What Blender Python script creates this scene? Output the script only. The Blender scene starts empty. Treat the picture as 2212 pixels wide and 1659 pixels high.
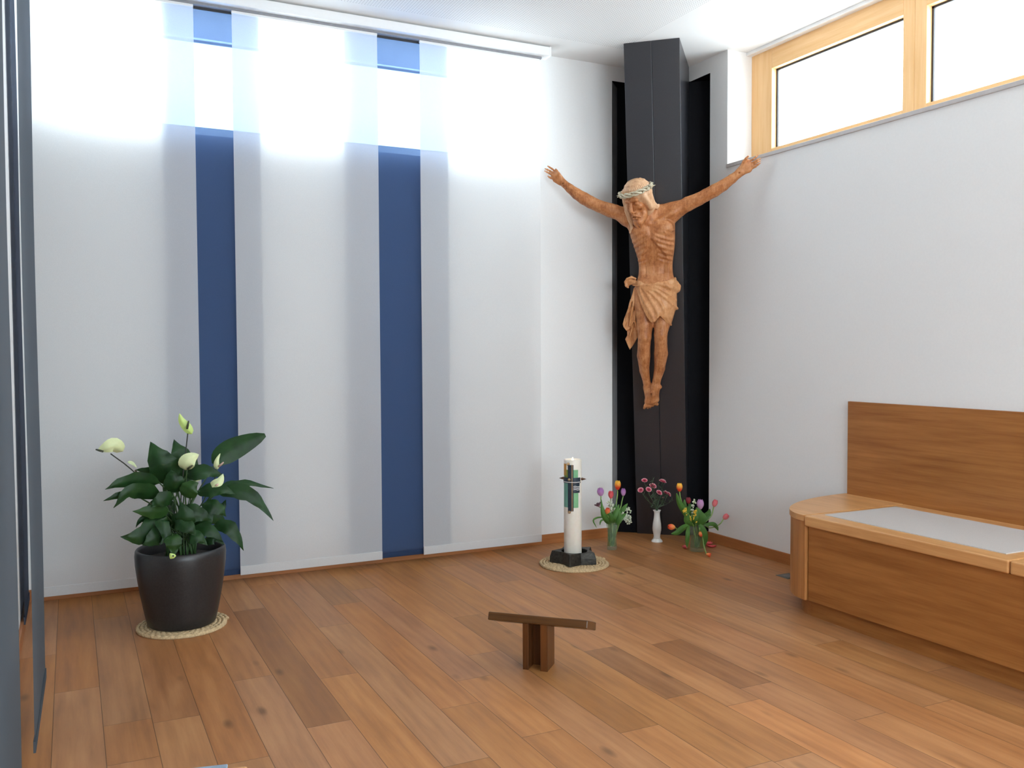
SKY = 10.0
EXPO = 0.47
import bpy, math, random
import numpy as np
from mathutils import Vector, Matrix
random.seed(7)
scene = bpy.context.scene
COL = scene.collection
# ------------------------------------------------------------------ measured room (metres)
XA0, XB, XC, YA, YR, HC = -0.23, 3.875, -0.23, 5.268, -2.5, 3.25   # right wall, left wall, back wall, rear wall, ceiling
SILL = 2.487
# ------------------------------------------------------------------ camera (30 mm equivalent, eye height 1.3 m)
F_PX, YAW, PIT, ROL, CAMH = 1933.5, math.radians(26.263), math.radians(2.125), math.radians(-0.274), 1.3
_f = Vector((math.sin(YAW)*math.cos(PIT), math.cos(YAW)*math.cos(PIT), -math.sin(PIT)))
_r = Vector((math.cos(YAW), -math.sin(YAW), 0)); _u = _r.cross(_f)
CR = math.cos(ROL)*_r + math.sin(ROL)*_u
CU = -math.sin(ROL)*_r + math.cos(ROL)*_u
CF = _f
CAM = Vector((0, 0, CAMH))
def ray(x, y):
    return ((x-1106)*CR - (y-829.5)*CU + F_PX*CF).normalized()
def atz(x, y, z=0.0):
    d = ray(x, y); return CAM + d*((z-CAMH)/d.z)
def aty(x, y, Y):
    d = ray(x, y); return CAM + d*(Y/d.y)
def atx(x, y, X):
    d = ray(x, y); return CAM + d*(X/d.x)
def atd(x, y, D):           # at a depth along the viewing axis
    d = ray(x, y); return CAM + d*(D/d.dot(CF))
cam_d = bpy.data.cameras.new('camera'); cam_d.sensor_width = 36; cam_d.lens = 36*F_PX/2212
cam_d.clip_start = 0.02
cam = bpy.data.objects.new('camera', cam_d); COL.objects.link(cam)
M3 = Matrix((CR, CU, -CF)).transposed()
cam.matrix_world = Matrix.Translation(CAM) @ M3.to_4x4()
scene.camera = cam
# ------------------------------------------------------------------ helpers
def tag(o, label=None, cat=None, group=None, kind=None):
    if label: o['label'] = label
    if cat: o['category'] = cat
    if group: o['group'] = group
    if kind: o['kind'] = kind
    return o
def empty(name, loc, label, cat, group=None, rz=0.0):
    o = bpy.data.objects.new(name, None); COL.objects.link(o); o.location = loc; o.rotation_euler = (0, 0, rz)
    o.empty_display_size = 0.1
    return tag(o, label, cat, group)
class MB:
    def __init__(s): s.v = []; s.f = []; s.smooth = []
    def add(s, vs, fs, smooth=False):
        n = len(s.v); s.v += [tuple(v) for v in vs]; s.f += [tuple(i+n for i in f) for f in fs]; s.smooth += [smooth]*len(fs); return s
    def box(s, x0, x1, y0, y1, z0, z1):
        vs = [(x, y, z) for x in (x0, x1) for y in (y0, y1) for z in (z0, z1)]
        return s.add(vs, [(0,1,3,2),(4,6,7,5),(0,4,5,1),(2,3,7,6),(0,2,6,4),(1,5,7,3)])
    def obox(s, o, ax, ay, az):      # corner + three edge vectors
        o, ax, ay, az = map(Vector, (o, ax, ay, az))
        vs = [o+ax*i+ay*j+az*k for i in (0,1) for j in (0,1) for k in (0,1)]
        fs = [(0,1,3,2),(4,6,7,5),(0,4,5,1),(2,3,7,6),(0,2,6,4),(1,5,7,3)]
        if ax.cross(ay).dot(az) < 0: fs = [f[::-1] for f in fs]
        return s.add(vs, fs)
    def tube(s, pts, rad, n=8, cap=True, closed=False):
        pts = [Vector(p) for p in pts]
        if not hasattr(rad, '__len__'): rad = [rad]*len(pts)
        m = len(pts); vs = []; ref = None
        for i, p in enumerate(pts):
            a = pts[(i-1) % m] if (i > 0 or closed) else p; b = pts[(i+1) % m] if (i < m-1 or closed) else p
            t = (b-a).normalized() if (b-a).length > 1e-9 else Vector((0,0,1))
            if ref is None:
                ref = Vector((0,0,1)) if abs(t.z) < .9 else Vector((1,0,0))
            x = (ref - t*ref.dot(t)).normalized(); ref = x; y = t.cross(x)
            for k in range(n):
                a_ = 2*math.pi*k/n; vs.append(p + (x*math.cos(a_)+y*math.sin(a_))*rad[i])
        fs = []
        for i in range(m if closed else m-1):
            j = (i+1) % m
            for k in range(n): fs.append((i*n+k, i*n+(k+1) % n, j*n+(k+1) % n, j*n+k))
        if cap and not closed:
            fs.append(tuple(range(n))[::-1]); fs.append(tuple((m-1)*n+k for k in range(n)))
        return s.add(vs, fs, True)
    def lathe(s, prof, n=48, c=(0,0,0), cap0=False, cap1=False):
        c = Vector(c); vs = []
        for r, z in prof:
            for k in range(n):
                a = 2*math.pi*k/n; vs.append(c+Vector((r*math.cos(a), r*math.sin(a), z)))
        fs = []
        for i in range(len(prof)-1):
            for k in range(n): fs.append((i*n+k, i*n+(k+1) % n, (i+1)*n+(k+1) % n, (i+1)*n+k))
        if cap0: fs.append(tuple(range(n))[::-1])
        if cap1: fs.append(tuple((len(prof)-1)*n+k for k in range(n)))
        return s.add(vs, fs, True)
    def ell(s, c, r, n=12, m=8, rot=None):
        vs = []; c = Vector(c)
        for i in range(1, m):
            t = math.pi*i/m
            for k in range(n):
                a = 2*math.pi*k/n
                p = Vector((r[0]*math.sin(t)*math.cos(a), r[1]*math.sin(t)*math.sin(a), r[2]*math.cos(t)))
                vs.append(c + (rot @ p if rot else p))
        top = Vector((0,0,r[2])); bot = Vector((0,0,-r[2]))
        vs.append(c+(rot @ top if rot else top)); vs.append(c+(rot @ bot if rot else bot))
        fs = []
        for i in range(m-2):
            for k in range(n): fs.append((i*n+k, (i+1)*n+k, (i+1)*n+(k+1) % n, i*n+(k+1) % n))
        T = len(vs)-2; B = T+1
        for k in range(n):
            fs.append((T, k, (k+1) % n)); fs.append((B, (m-2)*n+(k+1) % n, (m-2)*n+k))
        return s.add(vs, fs, True)
    def prism(s, poly, z0, z1):
        n = len(poly); vs = [(p[0], p[1], z0) for p in poly]+[(p[0], p[1], z1) for p in poly]
        ar = sum(poly[i][0]*poly[(i+1) % n][1]-poly[(i+1) % n][0]*poly[i][1] for i in range(n))
        fs = [tuple(range(n))[::-1], tuple(range(n, 2*n))]+[(i, (i+1) % n, n+(i+1) % n, n+i) for i in range(n)]
        if ar < 0: fs = [f[::-1] for f in fs]
        return s.add(vs, fs)
    def grid(s, P, smooth=True):      # rows of points
        a, b = len(P), len(P[0]); vs = [p for row in P for p in row]
        return s.add(vs, [(i*b+j, i*b+j+1, (i+1)*b+j+1, (i+1)*b+j) for i in range(a-1) for j in range(b-1)], smooth)
    def build(s, name, mat, parent=None, bevel=0.0, seg=2, kind=None, solid=0.0, sub=0):
        me = bpy.data.meshes.new(name); me.from_pydata(s.v, [], s.f)
        me.polygons.foreach_set('use_smooth', s.smooth); me.update()
        o = bpy.data.objects.new(name, me); COL.objects.link(o)
        if mat: me.materials.append(mat)
        if parent: o.parent = parent
        if solid:
            m = o.modifiers.new('solid', 'SOLIDIFY'); m.thickness = solid; m.offset = 0
        if bevel:
            m = o.modifiers.new('bevel', 'BEVEL'); m.width = bevel; m.segments = seg; m.limit_method = 'ANGLE'; m.angle_limit = math.radians(40)
            m.harden_normals = False
        if sub:
            m = o.modifiers.new('sub', 'SUBSURF'); m.levels = sub; m.render_levels = sub
        if kind: o['kind'] = kind
        return o
# ------------------------------------------------------------------ materials
def srgb(r, g, b):
    return tuple(((c/255/12.92) if c/255 <= .04045 else ((c/255+.055)/1.055)**2.4) for c in (r, g, b))+(1,)
class NT:
    def __init__(s, name):
        s.m = bpy.data.materials.new(name); s.m.use_nodes = True; s.t = s.m.node_tree; s.t.nodes.clear()
        s.out = s.n('ShaderNodeOutputMaterial')
    def n(s, typ, **kw):
        x = s.t.nodes.new(typ)
        for k, v in kw.items():
            if k.startswith('_'): setattr(x, k[1:], v)
            else:
                key = int(k[1:]) if k[0] == 'i' and k[1:].isdigit() else k.replace('__', ' ')
                x.inputs[key].default_value = v
        return x
    def l(s, a, b): s.t.links.new(a, b)
    def math(s, op, a, b=None, c=None):
        x = s.t.nodes.new('ShaderNodeMath'); x.operation = op
        for i, q in enumerate((a, b, c)):
            if q is None: continue
            if isinstance(q, (int, float)): x.inputs[i].default_value = q
            else: s.l(q, x.inputs[i])
        return x.outputs[0]
    def ramp(s, fac, stops):
        x = s.n('ShaderNodeValToRGB'); e = x.color_ramp.elements
        e[0].position, e[0].color = stops[0]; e[1].position, e[1].color = stops[-1]
        for p, c in stops[1:-1]:
            q = e.new(p); q.color = c
        s.l(fac, x.inputs[0]); return x.outputs[0]
    def mix(s, fac, a, b, blend='MIX'):
        x = s.n('ShaderNodeMix', _data_type='RGBA', _blend_type=blend)
        for q, k in ((fac, 0), (a, 6), (b, 7)):
            if isinstance(q, (int, float, tuple)): x.inputs[k].default_value = q
            else: s.l(q, x.inputs[k])
        return x.outputs[2]
    def noise(s, vec, scale, detail=4, rough=.55):
        x = s.n('ShaderNodeTexNoise', Scale=scale, Detail=detail, Roughness=rough)
        if vec is not None: s.l(vec, x.inputs['Vector'])
        return x.outputs['Fac']
    def coord(s, scale=(1,1,1), which='Object'):
        c = s.n('ShaderNodeTexCoord'); m = s.n('ShaderNodeMapping', Scale=scale); s.l(c.outputs[which], m.inputs[0]); return m.outputs[0]
    def bump(s, h, strength=.2, dist=.002):
        b = s.n('ShaderNodeBump', Strength=strength, Distance=dist); s.l(h, b.inputs['Height']); return b.outputs[0]
    def princ(s, color, rough=.5, normal=None, **kw):
        p = s.n('ShaderNodeBsdfPrincipled')
        if isinstance(color, tuple): p.inputs['Base Color'].default_value = color
        else: s.l(color, p.inputs['Base Color'])
        if isinstance(rough, (int, float)): p.inputs['Roughness'].default_value = rough
        else: s.l(rough, p.inputs['Roughness'])
        if normal is not None: s.l(normal, p.inputs['Normal'])
        for k, v in kw.items(): p.inputs[k.replace('__', ' ')].default_value = v
        s.l(p.outputs[0], s.out.inputs[0]); return p
def plain(name, color, rough=.5, noise=0.06, scale=40, bump=0.0, **kw):
    t = NT(name); v = t.coord(); n = t.noise(v, scale)
    c = t.ramp(n, [(.3, tuple(x*(1-noise) for x in color[:3])+(1,)), (.7, tuple(min(1, x*(1+noise)) for x in color[:3])+(1,))])
    nm = t.bump(n, bump) if bump else None
    t.princ(c, rough, nm, **kw); return t.m
def wood(name, dark, light, axis='y', rough=.38, fine=1.0, bump=.05, kn=.35):
    """planed, oiled timber with grain along one axis"""
    t = NT(name)
    sc = {'x': (1.1, 14, 14), 'y': (14, 1.1, 14), 'z': (14, 14, 1.1)}[axis]
    v = t.coord(sc); a = t.noise(v, 1.3*fine, 5, .6)
    sc2 = {'x': (3, 90, 90), 'y': (90, 3, 90), 'z': (90, 90, 3)}[axis]
    b = t.noise(t.coord(sc2), 1.5*fine, 3, .6)
    sc3 = {'x': (.5, 3, 3), 'y': (3, .5, 3), 'z': (3, 3, .5)}[axis]
    w = t.n('ShaderNodeTexWave', Scale=2.2*fine, Distortion=9.0, Detail=2.5, _wave_type='RINGS'); t.l(t.coord(sc3), w.inputs[0])
    f = t.math('ADD', t.math('MULTIPLY', a, .62), t.math('MULTIPLY', b, .3))
    f = t.math('ADD', f, t.math('MULTIPLY', w.outputs['Fac'], .06))
    mid = tuple((x+y)/2 for x, y in zip(dark, light))
    c = t.ramp(f, [(.33, dark), (.52, mid), (.72, light)])
    t.princ(c, rough, t.bump(b, bump), Specular__IOR__Level=.4); return t.m
WHITE = plain('wall_paint', (.80, .80, .795, 1), .85, .012, 90, .04)
WHITE2 = plain('white_lacquer', (.82, .82, .82, 1), .4, .01)
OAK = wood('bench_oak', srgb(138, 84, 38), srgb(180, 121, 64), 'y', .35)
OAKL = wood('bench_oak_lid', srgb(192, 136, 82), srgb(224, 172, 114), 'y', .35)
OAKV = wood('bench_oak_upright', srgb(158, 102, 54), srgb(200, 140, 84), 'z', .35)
SKIRT = wood('skirting_oak_x', srgb(150, 92, 50), srgb(186, 122, 72), 'x', .4)
SKIRTY = wood('skirting_oak_y', srgb(150, 92, 50), srgb(186, 122, 72), 'y', .4)
SPRUCE = wood('window_spruce', srgb(232, 180, 118), srgb(248, 206, 152), 'z', .4)
SPRUCEY = wood('window_spruce_rail', srgb(232, 180, 118), srgb(248, 206, 152), 'y', .4)
WALNUT = wood('stool_walnut', srgb(54, 32, 12), srgb(116, 74, 34), 'x', .3)
WALNUTV = wood('stool_walnut_leg', srgb(58, 32, 14), srgb(116, 68, 32), 'z', .3)
BLACKIN = plain('niche_black', (.005, .005, .007, 1), .7, .1, Specular__IOR__Level=.12)
ANTH = plain('anthracite_panel', (.024, .0235, .028, 1), .30, .12, 180, .04, Specular__IOR__Level=.62)
GASK = plain('gasket', (.03, .03, .035, 1), .6)
# perforated ceiling
t = NT('perforated_ceiling'); g = t.n('ShaderNodeTexCoord'); sp = t.n('ShaderNodeSeparateXYZ'); t.l(g.outputs['Object'], sp.inputs[0])
def fr(o): return t.math('SUBTRACT', t.math('FRACT', t.math('DIVIDE', o, .0165)), .5)
dx, dy = fr(sp.outputs[0]), fr(sp.outputs[1])
d2 = t.math('ADD', t.math('MULTIPLY', dx, dx), t.math('MULTIPLY', dy, dy))
dot = t.math('LESS_THAN', d2, .045)
inx = t.math('LESS_THAN', sp.outputs[0], XB-.62); iny = t.math('LESS_THAN', sp.outputs[1], YA-.32)
dot = t.math('MULTIPLY', dot, t.math('MULTIPLY', inx, iny))
t.princ(t.mix(dot, (.84, .84, .83, 1), (.46, .46, .46, 1)), .85); CEIL = t.m
# sheer panel blinds: woven cloth that scatters, lets light through and shows a little of what is behind
def sheer(name, color, trans, transl, tcol, weave=900):
    t = NT(name)
    v = t.coord((1, 1, 1)); n = t.noise(v, 260, 2)
    c = t.ramp(n, [(.3, tuple(x*.95 for x in color[:3])+(1,)), (.7, color)])
    d = t.n('ShaderNodeBsdfDiffuse'); t.l(c, d.inputs[0])
    tl = t.n('ShaderNodeBsdfTranslucent'); t.l(c, tl.inputs[0])
    m1 = t.n('ShaderNodeMixShader'); m1.inputs[0].default_value = transl; t.l(d.outputs[0], m1.inputs[1]); t.l(tl.outputs[0], m1.inputs[2])
    tr = t.n('ShaderNodeBsdfTransparent'); tr.inputs[0].default_value = tcol
    m2 = t.n('ShaderNodeMixShader'); m2.inputs[0].default_value = trans; t.l(m1.outputs[0], m2.inputs[1]); t.l(tr.outputs[0], m2.inputs[2])
    t.l(m2.outputs[0], t.out.inputs[0]); return t.m
SHEERW = sheer('white_sheer', (.84, .84, .84, 1), .20, .42, (1, 1, 1, 1))
SHEERB = sheer('blue_sheer', (.068, .104, .20, 1), .24, .42, (.50, .70, 1, 1))
SHEERG = sheer('grey_sheer', (.13, .15, .17, 1), .06, .35, (.8, .85, 1, 1))
# window glass
t = NT('window_glass'); fz = t.n('ShaderNodeLayerWeight', Blend=.5); tr = t.n('ShaderNodeBsdfTransparent'); gl = t.n('ShaderNodeBsdfGlossy', Roughness=.02)
mx = t.n('ShaderNodeMixShader'); t.l(t.math('ADD', t.math('MULTIPLY', t.math('POWER', fz.outputs['Facing'], 5.0), .7), .04), mx.inputs[0]); t.l(tr.outputs[0], mx.inputs[1]); t.l(gl.outputs[0], mx.inputs[2]); t.l(mx.outputs[0], t.out.inputs[0]); PANE = t.m
# floor
t = NT('oak_floor')
at = t.n('ShaderNodeAttribute', _attribute_name='tone'); sp = t.n('ShaderNodeSeparateColor'); t.l(at.outputs['Color'], sp.inputs[0])
uv = t.n('ShaderNodeUVMap', _uv_map='plank'); uv2 = t.n('ShaderNodeUVMap', _uv_map='edge')
su = t.n('ShaderNodeSeparateXYZ'); t.l(uv.outputs[0], su.inputs[0]); se = t.n('ShaderNodeSeparateXYZ'); t.l(uv2.outputs[0], se.inputs[0])
off = t.n('ShaderNodeCombineXYZ'); t.l(t.math('MULTIPLY', sp.outputs[1], 37.0), off.inputs[0]); t.l(t.math('MULTIPLY', sp.outputs[2], 53.0), off.inputs[1]); t.l(t.math('MULTIPLY', sp.outputs[1], 91.0), off.inputs[2])
ad = t.n('ShaderNodeVectorMath', _operation='ADD'); t.l(uv.outputs[0], ad.inputs[0]); t.l(off.outputs[0], ad.inputs[1])
def fmap(sc):
    m = t.n('ShaderNodeMapping', Scale=sc); t.l(ad.outputs[0], m.inputs[0]); return m.outputs[0]
g1 = t.noise(fmap((11, 1.6, 1)), 1.3, 5, .6); g2 = t.noise(fmap((110, 5, 1)), 1.0, 3, .6)
wv = t.n('ShaderNodeTexWave', Scale=7.0, Distortion=7.0, Detail=2.0, _wave_type='BANDS', _bands_direction='X'); t.l(fmap((1, .16, 1)), wv.inputs[0])
f = t.math('ADD', t.math('ADD', t.math('MULTIPLY', g1, .72), t.math('MULTIPLY', g2, .2)), t.math('MULTIPLY', wv.outputs['Fac'], .07))
c = t.ramp(f, [(.30, srgb(150, 98, 57)), (.5, srgb(173, 116, 69)), (.72, srgb(190, 134, 84))])
kn = t.n('ShaderNodeTexVoronoi', Scale=1.0); t.l(fmap((5.2, 2.0, 1)), kn.inputs['Vector'])
kf = t.ramp(kn.outputs['Distance'], [(.03, (.35, .35, .35, 1)), (.11, (1, 1, 1, 1))])
c = t.mix(.75, c, kf, 'MULTIPLY')
hs = t.n('ShaderNodeHueSaturation'); t.l(c, hs.inputs['Color']); t.l(t.math('MULTIPLY', sp.outputs[0], 2.0), hs.inputs['Value']); t.l(t.math('ADD', t.math('MULTIPLY', sp.outputs[2], .10), .93), hs.inputs['Saturation'])
t.l(t.math('ADD', t.math('MULTIPLY', sp.outputs[1], .005), .4985), hs.inputs['Hue'])
mn = t.math('MINIMUM', t.math('MINIMUM', su.outputs[0], se.outputs[0]), t.math('MINIMUM', su.outputs[1], se.outputs[1]))
gap = t.math('LESS_THAN', mn, .0011)
c = t.mix(t.math('MULTIPLY', gap, .7), hs.outputs[0], (.03, .016, .008, 1))
hgt = t.math('ADD', t.math('MULTIPLY', g2, .3), t.math('MULTIPLY', t.math('MINIMUM', t.math('DIVIDE', mn, .002), 1.0), .7))
t.princ(c, t.math('ADD', t.math('MULTIPLY', g1, .2), .36), t.bump(hgt, .25, .0015), Specular__IOR__Level=.4); FLOOR = t.m
# ------------------------------------------------------------------ the room
def S(name, mb, mat, parent=None, **k):
    o = mb.build(name, mat, parent, **k); o['kind'] = 'structure'; return o
# floor of individual planks
seam0, PW = .077, .1573
rnd = random.Random(3)
spec = {-1: [(3.80, .52, .47)], 0: [(3.05, .5, .46), (3.385, None, .45), (4.775, None, .45)], 1: [(3.335, .52, .43)], 2: [(4.3, .48, .46)],
        3: [(3.62, .50, .48)], 4: [(3.05, .52, .36), (4.6, None, .5)], 5: [(3.49, .54, .46)], 6: [(4.15, .5, .47)], 7: [(2.99, .5, .52), (4.485, None, .42)],
        8: [(2.645, .5, .55), (3.22, None, .48)], 9: [(3.47, .48, .53)], 10: [(2.525, .53, .42), (4.0, None, .5)], 11: [(3.9, .49, .5)],  # shadow lying on some of these planks is mixed into their tone
        12: [(2.125, .52, .5), (2.70, None, .37), (3.29, None, .52)], 13: [(2.543, .62, .52)], 14: [(2.655, .51, .375), (3.235, None, .5)],
        15: [(2.243, .54, .5), (3.745, None, .41)], 16: [(2.90, .5, .5)], 17: [(2.216, .52, .49)], 18: [(2.90, .45, .51)], 19: [(2.45, .43, .48), (3.37, None, .41)]}
fv, ff, tone, uvp, uve = [], [], [], [], []
def plank(x0, x1, k, y0, y1, tn):
    r1, r2 = rnd.random(), rnd.random(); n = len(fv)
    xs0 = seam0+PW*k
    q = [(x0, y0), (x1, y0), (x1, y1), (x0, y1)]
    for a, b in q:
        fv.append((a, b, 0)); tone.append((.5+(tn-.5)*.95, r1, r2, 1)); uvp.append((a-xs0, b-y0)); uve.append((xs0+PW-a, y1-b))
    ff.append((n, n+1, n+2, n+3))
for k in range(-2, 25):
    x0, x1 = max(XC-.1, seam0+PW*k), min(XB+.35, seam0+PW*(k+1))
    if x1 <= x0: continue
    if k in spec: cuts = spec[k]
    else: cuts = [(rnd.uniform(2.2, 4.4), rnd.uniform(.45, .54), rnd.uniform(.45, .54))]
    ys = [c_[0] for c_ in cuts]; y = ys[0]; tn0 = cuts[0][1] or .5
    yy = y
    while yy > YR:
        L = rnd.uniform(1.3, 2.0); plank(x0, x1, k, max(YR, yy-L), yy, tn0); yy -= L; tn0 = rnd.uniform(.45, .55)
    for i, c_ in enumerate(cuts):
        a = c_[0]; b = ys[i+1] if i+1 < len(ys) else min(YA+.6, a+rnd.uniform(1.5, 2.0)); plank(x0, x1, k, a, b, c_[2])
    while b < YA+.6-1e-6:
        b2 = min(YA+.6, b+rnd.uniform(1.3, 2.0)); plank(x0, x1, k, b, b2, rnd.uniform(.45, .54)); b = b2
me = bpy.data.meshes.new('floor'); me.from_pydata(fv, [], ff)
ca = me.color_attributes.new('tone', 'FLOAT_COLOR', 'POINT')
for i, c_ in enumerate(tone): ca.data[i].color = c_
for nm, arr in (('plank', uvp), ('edge', uve)):
    ul = me.uv_layers.new(name=nm)
    for p in me.polygons:
        for li in p.loop_indices: ul.data[li].uv = arr[me.loops[li].vertex_index]
me.materials.append(FLOOR); fo = bpy.data.objects.new('floor', me); COL.objects.link(fo); fo['kind'] = 'structure'
S('ceiling', MB().box(XC-.35, XB+.35, YR-.3, YA+.6, HC, HC+.25), CEIL)
# niche cut diagonally through the corner
NL, NR, NTOP = 3.376, 4.838, 3.15       # x of its left edge on the back wall, y of its right edge on the right wall, its top
DG = Vector((.7071, .7071, 0))
TW = .36
# back wall: below the windows, piers and lintel strip
WX0, WX1 = -.16, 2.72
S('wall_back', MB().box(XC-.35, NL, YA, YA+TW, 0, SILL).box(XC-.35, WX0, YA, YA+TW, SILL, HC).box(WX1, NL, YA, YA+TW, SILL, HC).box(NL, XB+TW, YA, YA+TW, NTOP, HC).box(NL, XB+TW, YA+.34, YA+TW, 0, NTOP), WHITE)
WY1 = 4.66
S('wall_right', MB().box(XB, XB+TW, YR, NR, 0, SILL).box(XB, XB+TW, WY1, NR, SILL, HC).box(XB, XB+TW, NR, YA, NTOP, HC).box(XB+.34, XB+TW, NR, YA+.34, 0, NTOP).box(XB, XB+TW, YR, -2.35, SILL, HC), WHITE)
# slanted end of the wall on the niche's left side (its white plaster turns the corner)
A = Vector((NL, YA, 0)); Bp = Vector((XB, NR, 0))
nd = .17
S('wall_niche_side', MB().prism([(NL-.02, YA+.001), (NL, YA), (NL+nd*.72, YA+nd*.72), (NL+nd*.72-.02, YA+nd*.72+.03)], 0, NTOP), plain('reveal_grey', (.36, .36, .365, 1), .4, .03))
nb = .165
mbn = MB()
mbn.obox(A+DG*nb+Vector((-.03, .026, 0)), Vector((.56, -.487, 0)), DG*.02, (0, 0, NTOP))
mbn.prism([(NL+.001, YA+.002), (XB+.002, YA+.002), (XB+.002, NR+.001), (XB+.34, NR+.001), (XB+.34, YA+.34), (NL+.001, YA+.34)], NTOP-.004, NTOP+.002)
mbn.prism([(XB, NR), (XB+.2, NR+.2), (XB+.2, NR+.18), (XB+.015, NR-.015)], 0, NTOP)
S('wall_niche', mbn, BLACKIN)
S('wall_left', MB().box(XC-.35, XC, YR, YA, 0, HC), WHITE)
# unseen rear wall; its wide window is added to bring in fill daylight
S('wall_rear', MB().box(XC-.35, XB+TW, YR-.3, YR, 0, .9).box(XC-.35, .2, YR-.3, YR, .9, 2.6).box(3.5, XB+TW, YR-.3, YR, .9, 2.6).box(XC-.35, XB+TW, YR-.3, YR, 2.6, HC), WHITE)
S('baseboard_back', MB().box(XC, NL-.02, YA-.013, YA, 0, .065), SKIRT, bevel=.002)
S('baseboard_right', MB().box(XB-.013, XB, 3.66, NR, 0, .066), SKIRTY, bevel=.002)
S('baseboard_left', MB().box(XC, XC+.013, YR, YA-.013, 0, .065), SKIRTY, bevel=.002)
# window sills
SILLM = plain('sill_stone', (.50, .47, .46, 1), .4, .04)
S('trim_1', MB().box(XB-.012, XB+.24, -2.35, WY1, SILL, SILL+.022), SILLM, bevel=.002)
S('trim_2', MB().box(WX0, WX1, YA-.006, YA+.24, SILL, SILL+.022), WHITE2, bevel=.002)
S('trim_3', MB().box(XB+.155, XB+.2, -2.35, WY1, HC-.022, HC), WHITE2, bevel=.002)
# framed panes of the clerestory; axis 'y' runs along the right wall, 'x' along the back wall
def window(i, axis, a0, a1, s0, s1, pos, z0, z1, top, matv, mats):
    def B(mb, p0, p1, q0, q1, za, zb):      # p along wall, q depth
        return mb.box(q0, q1, p0, p1, za, zb) if axis == 'y' else mb.box(p0, p1, q0, q1, za, zb)
    fr = MB()
    B(fr, a0, a0+s0, pos, pos+.07, z0, z1); B(fr, a1-s1, a1, pos, pos+.07, z0, z1)
    root = S('window_%d' % i, fr, matv, bevel=.003)
    rl = MB(); B(rl, a0+s0, a1-s1, pos, pos+.07, z1-top, z1); B(rl, a0+s0, a1-s1, pos, pos+.07, z0, z0+.085); S('window_rail', rl, mats, root, bevel=.003)
    g0, g1, gz0, gz1 = a0+s0, a1-s1, z0+.085, z1-top
    gk = MB(); w = .012
    for (p0, p1, za, zb) in ((g0, g0+w, gz0, gz1), (g1-w, g1, gz0, gz1), (g0, g1, gz1-w, gz1), (g0, g1, gz0, gz0+w)):
        B(gk, p0, p1, pos+.038, pos+.05, za, zb)
    S('window_gasket', gk, GASK, root)
    pn = MB(); B(pn, g0+.004, g1-.004, pos+.042, pos+.046, gz0+.004, gz1-.004); S('window_pane', pn, PANE, root)
    return root
wi = 1
ys = [WY1, 3.385, 2.16, .94, -.28, -1.5, -2.35]
for j in range(len(ys)-1):
    window(wi, 'y', ys[j+1], ys[j], .075, (.19 if j == 0 else .075), XB+.2, SILL+.022, HC-.012, .135, SPRUCE, SPRUCEY); wi += 1
for a, b in ((WX0, 1.28), (1.28, WX1)):
    window(wi, 'x', a, b, .075, .075, YA+.2, SILL+.022, HC-.012, .135, WHITE2, WHITE2); wi += 1
window(wi, 'x', .2, 3.5, .08, .08, YR-.2, .9, 2.6, .08, SPRUCE, SPRUCE)  # added window out of view, brightens the room from behind the camera
# ------------------------------------------------------------------ daylight
w = bpy.data.worlds.new('overcast_sky'); scene.world = w; w.use_nodes = True; nt = w.node_tree
bg = nt.nodes['Background']; bg.inputs[0].default_value = (.82, .975, 1.07, 1); bg.inputs[1].default_value = SKY
def portal(name, loc, rot, sx, sy):
    d = bpy.data.lights.new(name, 'AREA'); d.shape = 'RECTANGLE'; d.size = sx; d.size_y = sy; d.cycles.is_portal = True
    o = bpy.data.objects.new(name, d); COL.objects.link(o); o.location = loc; o.rotation_euler = rot
portal('portal_right', (XB+.33, (WY1-2.35)/2, 2.88), (0, math.pi/2, 0), .74, WY1+2.35)
portal('portal_back', ((WX0+WX1)/2, YA+.33, 2.88), (-math.pi/2, 0, 0), WX1-WX0, .74)
portal('portal_rear', (1.85, YR-.28, 1.75), (math.pi/2, 0, 0), 3.3, 1.7)
SHEERB2 = sheer('slate_sheer', (.075, .085, .115, 1), .05, .3, (.7, .8, 1, 1))
FELT = plain('grey_felt', srgb(190, 184, 180), .95, .12, 420, .15)
# ------------------------------------------------------------------ leaning cross upright in the niche
B0 = Vector((3.717, 5.154, 0)); T0 = Vector((3.327, 4.735, HC))
FV = (T0-B0).normalized(); FU = Vector((.7325, -.6807, 0)); FU = (FU - FV*FU.dot(FV)).normalized()
FN = FU.cross(FV)
if FN.dot(CAM-B0) < 0: FN = -FN
root = empty('cross_upright', B0, 'tall anthracite upright leaning out of the corner niche up to the ceiling', 'cross')
dgn = Vector((-FN.x, -FN.y, 0)).normalized()*.60
def upr(u0, u1, gapn=0.0):
    h = FU.xy.to_3d().normalized(); tv = (T0-B0)
    return MB().obox(h*u0 + dgn.normalized()*gapn, h*(u1-u0), dgn, tv)
for a, b in ((-.176, -.0012), (.0012, .176)):
    upr(a, b).build('front_board', ANTH, root, bevel=.002)
upr(-.01, .01, .004).build('centre_batten', BLACKIN, root)
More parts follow.
